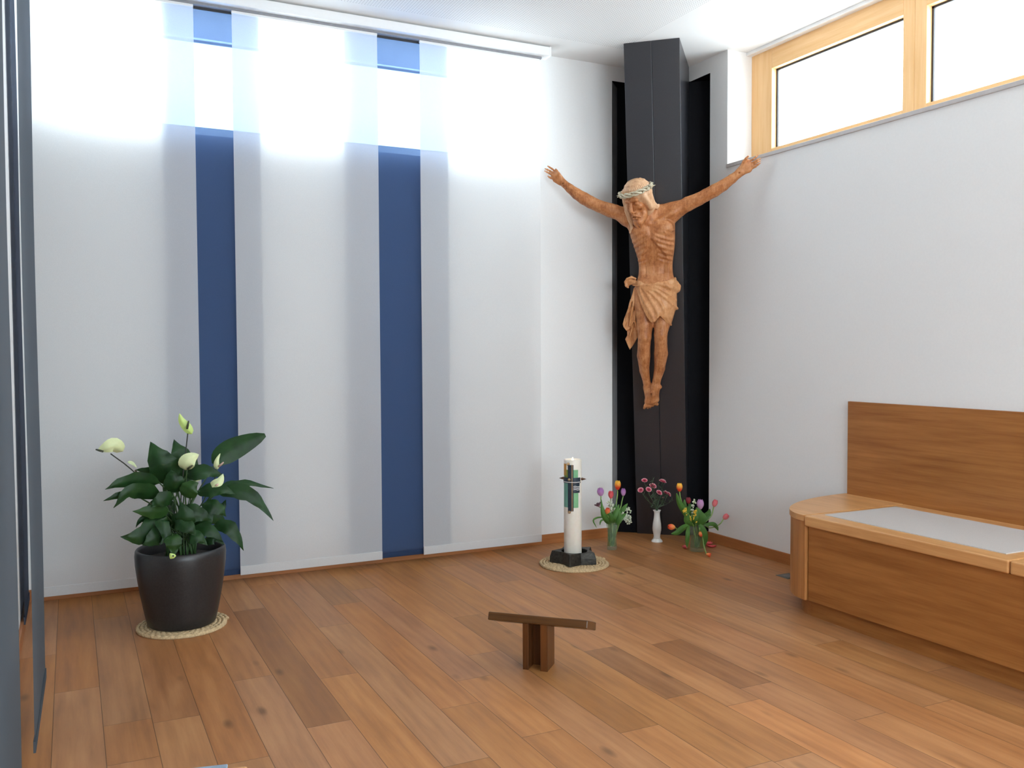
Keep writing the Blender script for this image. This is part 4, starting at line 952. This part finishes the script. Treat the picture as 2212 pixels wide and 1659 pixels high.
        # light relaxation so the carving reads smooth
        for _ in range(smooth):
            E = np.concatenate([F[:, [0, 1]], F[:, [1, 2]], F[:, [2, 3]], F[:, [3, 0]]]); S_ = np.zeros_like(V); n_ = np.zeros(len(V))
            np.add.at(S_, E[:, 0], V[E[:, 1]]); np.add.at(n_, E[:, 0], 1); np.add.at(S_, E[:, 1], V[E[:, 0]]); np.add.at(n_, E[:, 1], 1)
            V = V*.5+.5*S_/np.maximum(n_, 1)[:, None]
        Lc = np.stack([V[:, 0], -V[:, 2], V[:, 1]-VOFF], 1)
        F = F[:, ::-1] if False else F
        me = bpy.data.meshes.new(name); me.vertices.add(len(Lc)); me.vertices.foreach_set('co', Lc.astype(np.float32).ravel())
        me.loops.add(len(F)*4); me.loops.foreach_set('vertex_index', F.astype(np.int32).ravel())
        me.polygons.add(len(F)); me.polygons.foreach_set('loop_start', np.arange(0, len(F)*4, 4, dtype=np.int32)); me.polygons.foreach_set('loop_total', np.full(len(F), 4, dtype=np.int32))
        me.polygons.foreach_set('use_smooth', np.ones(len(F), bool)); me.update(calc_edges=True); me.validate()
        me.materials.append(mat); o = bpy.data.objects.new(name, me); COL.objects.link(o); o.parent = parent; return o
# carved limewood, stained warm brown with darker blotches
def carved(name, dark, mid, light, rough=.42):
    t = NT(name); v = t.coord(); a = t.noise(v, 16, 5, .65); b = t.noise(t.coord((60, 60, 9)), 1.6, 4, .6); c_ = t.noise(v, 110, 3)
    f = t.math('ADD', t.math('ADD', t.math('MULTIPLY', a, .55), t.math('MULTIPLY', b, .3)), t.math('MULTIPLY', c_, .15))
    t.princ(t.ramp(f, [(.34, dark), (.48, mid), (.66, light)]), rough, t.bump(t.math('ADD', b, c_), .12, .002), Specular__IOR__Level=.4); return t.m
SKINW = carved('carved_wood', srgb(132, 74, 38), srgb(178, 114, 68), srgb(210, 152, 104))
CLOTHW = carved('carved_wood_cloth', srgb(158, 100, 58), srgb(200, 140, 90), srgb(224, 172, 124))
HAIRW = carved('carved_wood_hair', srgb(150, 106, 72), srgb(196, 152, 114), srgb(218, 178, 142))
CROWNW = carved('carved_wood_crown', srgb(120, 108, 88), srgb(186, 176, 150), srgb(214, 206, 184))
RES = .0031
bd = Solid((-.75, .89, -.01), (.73, 2.62, .36), RES)
def R(px): return px*PXF
# torso and pelvis as stacked ellipses read from the outline
tor = [(455, 1381, 1428, .095, .045), (464, 1364, 1446, .10, .062), (474, 1355, 1455, .102, .074), (486, 1354, 1458, .106, .086), (500, 1360, 1458, .110, .094), (515, 1364.5, 1458, .113, .097), (532, 1370, 1457.5, .112, .091), (546, 1374.5, 1456, .107, .080), (560, 1378.5, 1454, .102, .070), (575, 1380.5, 1452.5, .099, .066), (592, 1379.5, 1453.5, .098, .069), (606, 1376, 1457, .098, .076), (625, 1372.5, 1459, .10, .084), (645, 1371, 1459, .102, .088), (662, 1374, 1456, .104, .080)]
tv, tu, ta, tn, tb = [], [], [], [], []
for y, xl, xr, nn, bb in tor:
    a, b = Pn(xl, y, nn), Pn(xr, y, nn); tv.append((a[1]+b[1])/2); tu.append((a[0]+b[0])/2); ta.append((b[0]-a[0])/2); tn.append(nn); tb.append(bb)
o_ = np.argsort(tv); tv, tu, ta, tn, tb = [np.array(q)[o_] for q in (tv, tu, ta, tn, tb)]
def fine(a):
    g = np.linspace(tv[0], tv[-1], 240); q = np.interp(g, tv, a); ker = np.hanning(21); ker /= ker.sum(); return g, np.convolve(np.pad(q, 10, 'edge'), ker, 'valid')
tg, tuf = fine(tu); _, taf = fine(ta); _, tnf = fine(tn); _, tbf = fine(tb)
v_rib_top, v_rib_bot = Pn(1410, 498, .1)[1], Pn(1410, 566, .1)[1]
v_xip = Pn(1410, 512, .1)[1]
def torso(X, Y, Z):
    u0, a, n0, b = [np.interp(Y, tg, q).astype(np.float32) for q in (tuf, taf, tnf, tbf)]
    du, dn = X-u0, Z-n0
    d = (np.power(np.abs(du/a)**2.3+np.abs(dn/b)**2.3, 1/2.3)-1)*np.minimum(a, b)*.95
    front = np.clip(dn/b*2, 0, 1); au = np.abs(du)
    ph = (Y+.42*au)                                   # ribs fall away from the breastbone
    zone = np.clip((Y-(v_rib_bot-.02))/.03, 0, 1)*np.clip((v_rib_top+.03-Y)/.03, 0, 1)*np.clip((au-.018)/.02, 0, 1)
    d = d - (.0026+.0009*np.sin(Y*61+du*23))*np.cos(2*np.pi*ph/.033+.5*np.sin(du*31))*zone*np.clip(front*1.3-.25, 0, 1)
    arch = v_xip-1.5*np.maximum(au-.004, 0)            # costal arch: the belly sinks in below it
    belly = np.clip((arch-Y)/.022, 0, 1)*np.clip((Y-(v_rib_bot-.13))/.06, 0, 1)*np.clip((.088-au)/.03, 0, 1)
    d = d + .016*belly*front
    stern = np.exp(-(du/.010)**2)*np.clip((Y-v_xip)/.02, 0, 1)*np.clip((v_rib_top+.07-Y)/.03, 0, 1); d = d+.0045*stern*front
    linea = np.exp(-(du/.007)**2)*np.clip((v_xip-.03-Y)/.02, 0, 1)*np.clip((Y-(v_rib_bot-.11))/.03, 0, 1); d = d+.003*linea*front
    return np.where(Y > tg[-1], np.maximum(d, Y-tg[-1]), np.where(Y < tg[0], np.maximum(d, tg[0]-Y), d)).astype(np.float32)
bd.put(torso, (-.22, tg[0]-.01, 0), (.24, tg[-1]+.01, .23), .012)
# chest, collar bones, navel
bd.ell(Pn(1384, 496, .172), (.056, .043, .030), .03); bd.ell(Pn(1434, 492, .172), (.056, .043, .030), .03)
bd.cone(Pn(1360, 471, .155), Pn(1397, 482, .183), .009, .008, .016); bd.cone(Pn(1411, 481, .183), Pn(1455, 460, .155), .008, .010, .016)
bd.ell(Pn(1416, 588, .172), (.006, .009, .012), .008, True)
bd.cone(Pn(1447, 538, .18), Pn(1453, 531, .17), .004, .003, .006, sub=True)     # the side wound
for x, y in ((1383, 505), (1436, 501)): bd.ell(Pn(x, y, .2025), (.006, .006, .005), .006)
# shoulders and neck
bd.cone(Pn(1356, 468, .10), Pn(1388, 462, .10), .052, .05, .03); bd.cone(Pn(1453, 457, .10), Pn(1420, 459, .10), .055, .05, .03)
bd.cone(Pn(1404, 476, .115), Pn(1387, 444, .175), .050, .048, .03)
bd.cone(Pn(1413, 445, .15), Pn(1403, 482, .185), .014, .011, .02); bd.cone(Pn(1375, 455, .17), Pn(1400, 482, .185), .012, .010, .02)
# arms: outline centre and half width in pixels
la = [(1352, 468, .105, 15.5), (1341, 462, .11, 14.2), (1318, 455, .118, 13.2), (1294, 445.5, .122, 12.0), (1276, 437, .124, 12.2), (1262, 429, .126, 12.2), (1246, 419, .130, 10.8), (1231.5, 407.5, .133, 8.6), (1219.5, 397.5, .136, 6.9), (1212, 390, .137, 6.9)]
ra = [(1455, 456, .105, 16.5), (1468, 450, .11, 15.2), (1485.5, 441.5, .116, 13.6), (1509.5, 430.5, .122, 12.2), (1525, 421.5, .124, 12.0), (1543, 412, .126, 12.2), (1562, 400.5, .130, 10.8), (1581, 386.5, .134, 8.8), (1594, 376.5, .137, 7.3), (1601, 371, .138, 7.4)]
for arm in (la, ra): bd.chain([(Pn(x, y, n), R(r*.985)) for x, y, n, r in arm], .032, add=.003)
bd.cone(Pn(1330, 450, .125), Pn(1300, 443, .135), R(7), R(6), .02); bd.cone(Pn(1484, 434, .125), Pn(1510, 425, .135), R(7), R(6), .02)
bd.cone(Pn(1254, 421, .162), Pn(1217, 396, .153), .004, .003, .007); bd.cone(Pn(1550, 405, .162), Pn(1596, 375, .155), .004, .003, .007)
# hands
def HL(x, y, n): return Pn(1165+x/20.74, 345+y/20.74, n)
def HRr(x, y, n): return Pn(1575+x/20.74, 325+y/20.74, n)
def palm(H, pts, k=.010):
    for (a, b, ra_, rb_) in pts: bd.cone(H(*a), H(*b), ra_, rb_, k, 1.25)
hl = HL
palm(hl, [((1000, 960, .138), (800, 700, .143), .019, .021), ((960, 1010, .138), (690, 830, .143), .017, .017), ((1000, 930, .138), (760, 580, .143), .014, .016), ((900, 950, .141), (620, 700, .143), .017, .016), ((920, 1040, .143), (700, 930, .147), .014, .012), ((960, 800, .144), (840, 620, .15), .012, .010)])
fing = [[(720, 520, .144), (560, 400, .150), (455, 335, .153), (378, 285, .150)], [(650, 600, .144), (480, 500, .153), (360, 445, .156), (258, 402, .150)], [(600, 690, .144), (450, 610, .154), (340, 555, .157), (245, 502, .150)], [(640, 860, .144), (520, 820, .152), (440, 775, .154), (385, 735, .149)]]
for P in fing: bd.chain([(hl(*p), r) for p, r in zip(P, (.0072, .0059, .0053, .0043))], .0015)
bd.chain([(hl(960, 820, .146), .010), (hl(870, 620, .156), .0080), (hl(790, 500, .160), .0066), (hl(738, 428, .160), .0054)], .005)
bd.ell(hl(1045, 1070, .160), (.005, .005, .012), .003, True)
hr = HRr
palm(hr, [((420, 960, .139), (780, 700, .144), .018, .020), ((520, 1000, .139), (900, 850, .144), .018, .018), ((500, 860, .139), (850, 520, .144), .016, .017), ((600, 850, .142), (1000, 680, .145), .018, .018), ((480, 900, .145), (660, 600, .150), .014, .014), ((620, 960, .145), (860, 900, .149), .013, .012)])
fing = [[(900, 500, .145), (1080, 390, .152), (1200, 290, .154), (1305, 205, .150)], [(980, 590, .145), (1140, 500, .156), (1270, 412, .160), (1402, 372, .154)], [(1020, 680, .145), (1170, 590, .155), (1290, 512, .158), (1394, 472, .152)], [(1010, 810, .145), (1180, 730, .153), (1290, 640, .155), (1385, 575, .150)]]
for P in fing: bd.chain([(hr(*p), r) for p, r in zip(P, (.0072, .0059, .0053, .0043))], .0015)
bd.chain([(hr(560, 760, .150), .012), (hr(650, 520, .160), .0095), (hr(760, 370, .166), .0080), (hr(850, 265, .166), .0062)], .006)
bd.ell(hr(450, 1010, .162), (.005, .005, .012), .003, True)
# legs
def leg(P, k=.030): bd.chain([(Pn(x, y, n), r) for x, y, n, r in P], k, add=.003)
leg([(1395, 632, .10, .066), (1393, 660, .120, .060), (1392.5, 700, .150, .049), (1392.5, 728, .165, .0405), (1391.5, 742, .163, .0385), (1390.5, 768, .142, .0405), (1392, 800, .115, .0300), (1397, 826, .096, .0215), (1399, 838, .088, .021)])
leg([(1434, 632, .10, .066), (1433, 660, .122, .058), (1430.5, 700, .155, .047), (1427.5, 722, .172, .0390), (1427.5, 736, .170, .038), (1428, 764, .150, .0415), (1425, 796, .128, .0320), (1418.5, 822, .117, .0240), (1416.5, 836, .115, .025)])
bd.ell(Pn(1392.5, 731, .200), (.020, .026, .010), .014); bd.ell(Pn(1427, 725, .206), (.020, .026, .010), .014)
bd.cone(Pn(1391, 748, .192), Pn(1397, 822, .115), .006, .004, .014); bd.cone(Pn(1426, 742, .2), Pn(1417, 818, .136), .006, .004, .014)
bd.ell(Pn(1426.5, 836, .115), (.011, .012, .012), .012); bd.ell(Pn(1393, 838, .092), (.009, .012, .012), .012)
# feet, the left laid over the right, toes pointing down
leg([(1399, 836, .086, .022), (1402, 852, .082, .022), (1412, 868, .074, .016), (1419, 873, .070, .009)], .014)
leg([(1416, 836, .116, .025), (1411, 852, .122, .024), (1408, 866, .112, .021)], .014)
bd.cone(Pn(1400, 866, .105), Pn(1417, 864, .103), .018, .017, .016); bd.cone(Pn(1399, 846, .094), Pn(1402, 864, .098), .021, .019, .018); bd.cone(Pn(1419, 842, .104), Pn(1418, 862, .100), .016, .017, .018)
bd.cone(Pn(1405, 848, .118), Pn(1398, 868, .106), .018, .016, .016)
for (x0, y0), (x1, y1), r in (((1397, 872), (1392.2, 881), .0120), ((1402, 873), (1399.5, 881.5), .0088), ((1406.5, 872.5), (1405, 880), .0084), ((1411, 871), (1410.5, 877.5), .0080), ((1415, 869), (1415.3, 874.5), .0074)):
    a, b = Pn(x0, y0, .108), Pn(x1, y1, .094); m_ = (a+b)/2+np.array((0, 0, .008)); bd.chain([(a, r*1.05), (m_, r), (b, r*.85)], .004)
bd.ell(Pn(1406.2, 851.5, .146), (.006, .006, .016), .004, True)
# head: bowed forward, turned to his right
yaw, pit, rol = math.radians(24), math.radians(17), math.radians(7)
hz = np.array((-math.sin(yaw)*math.cos(pit), -math.sin(pit), math.cos(yaw)*math.cos(pit)))
hx = np.array((math.cos(yaw), 0, math.sin(yaw))); hy = np.cross(hz, hx)
hx, hy = hx*math.cos(rol)+hy*math.sin(rol), hy*math.cos(rol)-hx*math.sin(rol)
HR_ = np.array((hx, hy, hz)); HO = Pn(1377, 434, .215)
def Hh(x, y, z): return HO+hx*x+hy*y+hz*z
STR = 1.0
def fy(y): return y if y > .02 else .02+(y-.02)*STR
def hell(S_, c, r, k=.010, sub=False): S_.ell(Hh(c[0], fy(c[1]), c[2]), r, k, sub, HR_)
def hcone(S_, a, b, ra_, rb_, k=.008, sub=False): S_.cone(Hh(a[0], fy(a[1]), a[2]), Hh(b[0], fy(b[1]), b[2]), ra_, rb_, k, sub=sub)
STR = 1.24
hell(bd, (0, .035, -.02), (.072, .085, .088)); hell(bd, (0, -.040, .018), (.054, .080, .058), .02)
hell(bd, (0, -.085, .045), (.030, .028, .028), .018)
hcone(bd, (-.034, .022, .062), (.034, .022, .062), .013, .013, .014)
for s_ in (-1, 1):
    hell(bd, (s_*.029, .004, .080), (.019, .014, .014), .010, True); hell(bd, (s_*.028, .004, .062), (.014, .010, .011), .004)
    hcone(bd, (s_*.014, .004, .0735), (s_*.042, .001, .064), .0022, .0018, .004)
    hcone(bd, (s_*.012, .021, .078), (s_*.044, .022, .060), .0055, .004, .006)
    hell(bd, (s_*.041, -.014, .050), (.016, .014, .013), .024); hell(bd, (s_*.036, -.045, .058), (.014, .018, .012), .016, True)
    hcone(bd, (s_*.010, -.036, .080), (s_*.004, -.038, .090), .006, .006, .006)
    hcone(bd, (s_*.004, -.050, .084), (s_*.031, -.068, .064), .007, .004, .006)          # moustache
    hcone(bd, (s_*.014, -.092, .068), (s_*.012, -.120, .060), .016, .008, .010)          # forked beard
    hcone(bd, (s_*.046, -.060, .030), (s_*.020, -.100, .058), .012, .013, .012)
hcone(bd, (0, .018, .076), (0, -.026, .096), .0085, .0115, .009)
hcone(bd, (-.018, -.0610, .088), (.018, -.0610, .088), .0032, .0032, .003, True)
hcone(bd, (-.012, -.068, .081), (.012, -.068, .081), .0058, .0058, .005)
body = bd.mesh('body', SKINW, fig, 1)
del bd
STR = 1.0
# hair: parted cap with locks falling to both shoulders
hr_ = Solid(tuple(HO-np.array((.20, .27, .20))), tuple(HO+np.array((.20, .16, .17))), .0029)
hell(hr_, (0, .042, -.026), (.086, .094, .098)); hell(hr_, (0, -.03, -.045), (.082, .10, .062), .02)
for s_ in (-1, 1): hcone(hr_, (s_*.067, .03, .022), (s_*.074, -.06, -.012), .019, .018, .014)
hell(hr_, (0, -.060, .075), (.056, .108, .078), .010, True)
def lk(pts, k=.008): hr_.chain([(Pn(x, y, n), r) for x, y, n, r in pts], k)
lk([(1348, 416, .235, .018), (1350, 436, .225, .015), (1354, 456, .210, .014), (1360, 474, .196, .013), (1365, 490, .196, .010), (1361, 503, .19, .005)])
lk([(1355, 430, .24, .012), (1357, 452, .225, .012), (1363, 470, .205, .011), (1366, 482, .2, .007)])
lk([(1401, 412, .205, .020), (1404, 428, .195, .021), (1408, 437, .18, .019), (1415, 443, .165, .014), (1421, 446, .155, .010), (1423, 442, .155, .006)])
lk([(1396, 425, .215, .014), (1403, 440, .195, .014), (1411, 447, .178, .012), (1419, 450, .162, .008)])
lk([(1388, 440, .15, .03), (1396, 452, .12, .028), (1400, 464, .10, .02)], .02)
# combed strands
rs = random.Random(4)
for i in range(34):
    a = math.pi*(i/33*1.5-.25); q = []
    for f in np.linspace(0, 1, 5):
        th = a; el = 1.12-1.3*f
        q.append((Hh(.0875*math.cos(el)*math.cos(th), .042+.0955*math.sin(el), -.026+.0995*math.cos(el)*math.sin(th)), .0034))
    if math.sin(a) > .45: q = q[:3]
    hr_.chain(q, .004)
hair = hr_.mesh('hair', HAIRW, fig, 1)
# crown of thorns: three canes twisted together
cr_ = MB()
def F3(p): return (p[0], -p[2], p[1]-VOFF)
for s_ in range(3):
    pts, rr = [], []
    for i in range(72):
        a = 2*math.pi*i/72; w_ = a*5+s_*2*math.pi/3
        rad = 1+.055*math.cos(w_); p = Hh(.098*rad*math.cos(a), .066+.011*math.sin(w_), -.018+.112*rad*math.sin(a)); pts.append(F3(p)); rr.append(.0062+.0012*math.sin(a*9+s_))
    cr_.tube(pts, rr, 8, closed=True)
crown_o = cr_.build('crown_of_thorns', CROWNW, fig)
crown_o['label'] = 'pale grey twisted crown of thorns'
for i in range(22):
    a = 2*math.pi*i/22+rs.uniform(-.1, .1); p = Hh(.103*math.cos(a), .066+rs.uniform(-.012, .014), -.018+.117*math.sin(a))
    d = hx*math.cos(a+rs.uniform(-.5, .5))+hz*math.sin(a)+hy*rs.uniform(-.7, .9); d = d/np.linalg.norm(d)*rs.uniform(.016, .03)
    MB().tube([F3(p), F3(p+d*.6), F3(p+d)], [.0036, .0022, .0006], 6).build('thorn', CROWNW, crown_o)
for a, e_ in ((math.pi*.98, .017), (.12, .017)):      # knots at both temples
    p = Hh(.112*math.cos(a), .068, -.018+.1*math.sin(a)); mb = MB()
    for k in range(5): mb.ell(F3(p+np.array((rs.uniform(-1, 1), rs.uniform(-1, 1), rs.uniform(-.4, .6)))*.011), (.010, .010, .009), 10, 6)
    mb.build('knot', CROWNW, crown_o)
# ------------------------------------------------------------------ loincloth
def CZ(x, y): return 1335+x/9.757, 590+y/9.757
lc = Solid((-.26, 1.30, -.005), (.25, 1.86, .28), .0031)
lt = [(596, 1374, 1460, .10, .082), (612, 1371.5, 1462, .102, .092), (640, 1369, 1462, .106, .104), (662, 1369, 1462, .112, .110), (682, 1369, 1456, .122, .104), (705, 1370, 1449.5, .132, .088)]
lv, lu, lA, ln, lb = [], [], [], [], []
for y, xl, xr, nn, bb in lt:
    a, b = Pn(xl, y, nn), Pn(xr, y, nn); lv.append((a[1]+b[1])/2); lu.append((a[0]+b[0])/2); lA.append((b[0]-a[0])/2); ln.append(nn); lb.append(bb)
lv, lu, lA, ln, lb = [np.array(q)[::-1] for q in (lv, lu, lA, ln, lb)]
def poly_d(poly):
    P = np.array(poly)
    def f(X, Y):
        d = None; sgn = None
        for i in range(len(P)):
            a, b = P[i], P[(i+1) % len(P)]; e = b-a; wx, wy = X-a[0], Y-a[1]; t_ = np.clip((wx*e[0]+wy*e[1])/(e@e), 0, 1)
            dd = (wx-e[0]*t_)**2+(wy-e[1]*t_)**2; d = dd if d is None else np.minimum(d, dd)
            c1, c2, c3 = (Y >= a[1]), (Y < b[1]), (e[0]*wy > e[1]*wx); fl = (c1 & c2 & c3) | (~c1 & ~c2 & ~c3)
            sgn = fl if sgn is None else sgn ^ fl
        return np.where(sgn, -1, 1)*np.sqrt(d)
    return f
front = [Pn(*p, .16)[:2] for p in [(1371, 612), (1372, 622), (1379, 634), (1386, 655), (1397, 677), (1407, 692), (1411, 694.5), (1418, 690), (1425, 678), (1431, 683), (1440, 694), (1448.5, 702), (1452, 690), (1456, 676), (1464, 666), (1461, 650), (1463, 632), (1469, 625), (1470, 610), (1456, 601), (1440, 606), (1420, 613), (1400, 616), (1384, 607), (1376, 606)]]
PF = poly_d(front)
def surf(u, v):
    u0, a, n0, b = [np.interp(v, lv, q) for q in (lu, lA, ln, lb)]
    q = 1-abs((u-u0)/a)**2.2
    return n0+b*max(0.0, q)**(1/2.2)
def cloth(X, Y, Z):
    u0, a, n0, b = [np.interp(Y, lv, q).astype(np.float32) for q in (lu, lA, ln, lb)]
    d = (np.power(np.abs((X-u0)/a)**2.2+np.abs((Z-n0)/b)**2.2, 1/2.2)-1)*np.minimum(a, b)*.95
    d = np.maximum(d, -(d+.016))                       # a shell
    return np.maximum(np.maximum(d, PF(X, Y)), .012-Z).astype(np.float32)
lc.put(cloth, (-.2, 1.42, 0), (.25, 1.85, .26), .004)
def ridge(pts, r0, r1, k=.010, lift=.0):
    P = [CZ(*p) for p in pts]; Q = []
    for i, (x, y) in enumerate(P):
        g_ = Pn(x, y, .2)
        for _ in range(3): g_ = Pn(x, y, surf(g_[0], g_[1])+lift)
        Q.append((g_, r0+(r1-r0)*i/(len(P)-1)))
    lc.chain(Q, k)
ridge([(455, 300), (500, 480), (600, 680), (700, 850), (760, 1000)], .007, .010)
ridge([(500, 300), (640, 480), (760, 680), (850, 860)], .006, .009)
ridge([(520, 290), (730, 440), (880, 600), (960, 760), (1010, 930), (1110, 1090)], .007, .008)
ridge([(560, 275), (800, 370), (1000, 520), (1150, 660), (1245, 745)], .007, .009)
ridge([(620, 255), (860, 320), (1050, 430), (1210, 560)], .007, .009)
ridge([(840, 215), (980, 250), (1120, 300), (1250, 340)], .010, .018, .014)
ridge([(1150, 190), (1230, 220), (1275, 280), (1255, 345)], .014, .016, .012, -.006)
ridge([(760, 990), (830, 930), (880, 840)], .008, .006)
ridge([(480, 260), (640, 245), (860, 215), (1160, 165)], .005, .007)
# the hanging end at his right hip
def flap(poly, n0, th, wav, k=.008):
    PP = poly_d([Pn(*p, n0)[:2] for p in poly]); vv = np.array([Pn(*p, n0) for p in poly])
    def f(X, Y, Z):
        nn = n0+wav*np.sin(X*95+Y*14)
        return np.maximum(np.abs(Z-nn)-th, PP(X, Y)).astype(np.float32)
    lc.put(f, vv.min(0)-np.array((.01, .01, .05)), vv.max(0)+np.array((.01, .01, .05)), k)
flap([(1372, 620), (1365, 640), (1356, 668), (1350, 684), (1346, 699), (1347.5, 705), (1354, 714), (1359, 712), (1366, 702), (1372, 690), (1373.5, 660)], .115, .013, .009)
flap([(1368, 690), (1361, 704), (1355, 715), (1355.5, 724), (1351, 732), (1356, 744), (1361, 755), (1369, 744), (1378, 728), (1379, 716), (1374, 700)], .100, .010, .006)
for pts in ([(1371, 624, .128), (1364, 648, .14), (1357, 674, .14), (1351, 698, .128)], [(1372, 630, .13), (1367.5, 660, .146), (1363, 684, .14), (1360, 704, .128)], [(1373, 660, .13), (1371, 690, .138), (1376, 712, .125)], [(1368, 700, .118), (1361, 724, .114), (1361, 748, .106)]):
    lc.chain([(Pn(*p), .0065) for p in pts], .009)
# knot
lc.ell(Pn(1361, 608.5, .114), (.032, .022, .015), .010); lc.ell(Pn(1355, 615, .112), (.014, .020, .013), .012); lc.ell(Pn(1371, 610, .118), (.016, .015, .018), .012)
lc.chain([(Pn(1350.5, 609, .124), .007), (Pn(1355, 602.5, .128), .0075), (Pn(1364, 598.5, .128), .0075), (Pn(1373, 602, .124), .007)], .007)
lc.chain([(Pn(1351, 610, .124), .0065), (Pn(1352.5, 617, .124), .0075), (Pn(1357, 621, .12), .006)], .007)
lc.cone(Pn(1356, 608, .140), Pn(1368, 609, .142), .004, .003, .005, sub=True); lc.cone(Pn(1359, 602, .142), Pn(1364, 614, .14), .003, .003, .005, sub=True)
lc.mesh('loincloth', CLOTHW, fig, 1)
rp = [Pn(x, y, n) for x, y, n in ((1367, 616, .14), (1373, 617, .160), (1381, 617.5, .180), (1389, 617, .192))]
MB().tube([F3(p) for p in rp], .0042, 8).build('rope', CLOTHW, fig)
# ------------------------------------------------------------------ exposure
vs_ = scene.view_settings; vs_.view_transform = 'Standard'; vs_.look = 'None'; vs_.gamma = 1.0; vs_.use_curve_mapping = False; vs_.exposure = EXPO
scene.cycles.max_bounces = 16; scene.cycles.diffuse_bounces = 8; scene.cycles.transparent_max_bounces = 24; scene.cycles.use_denoising = True
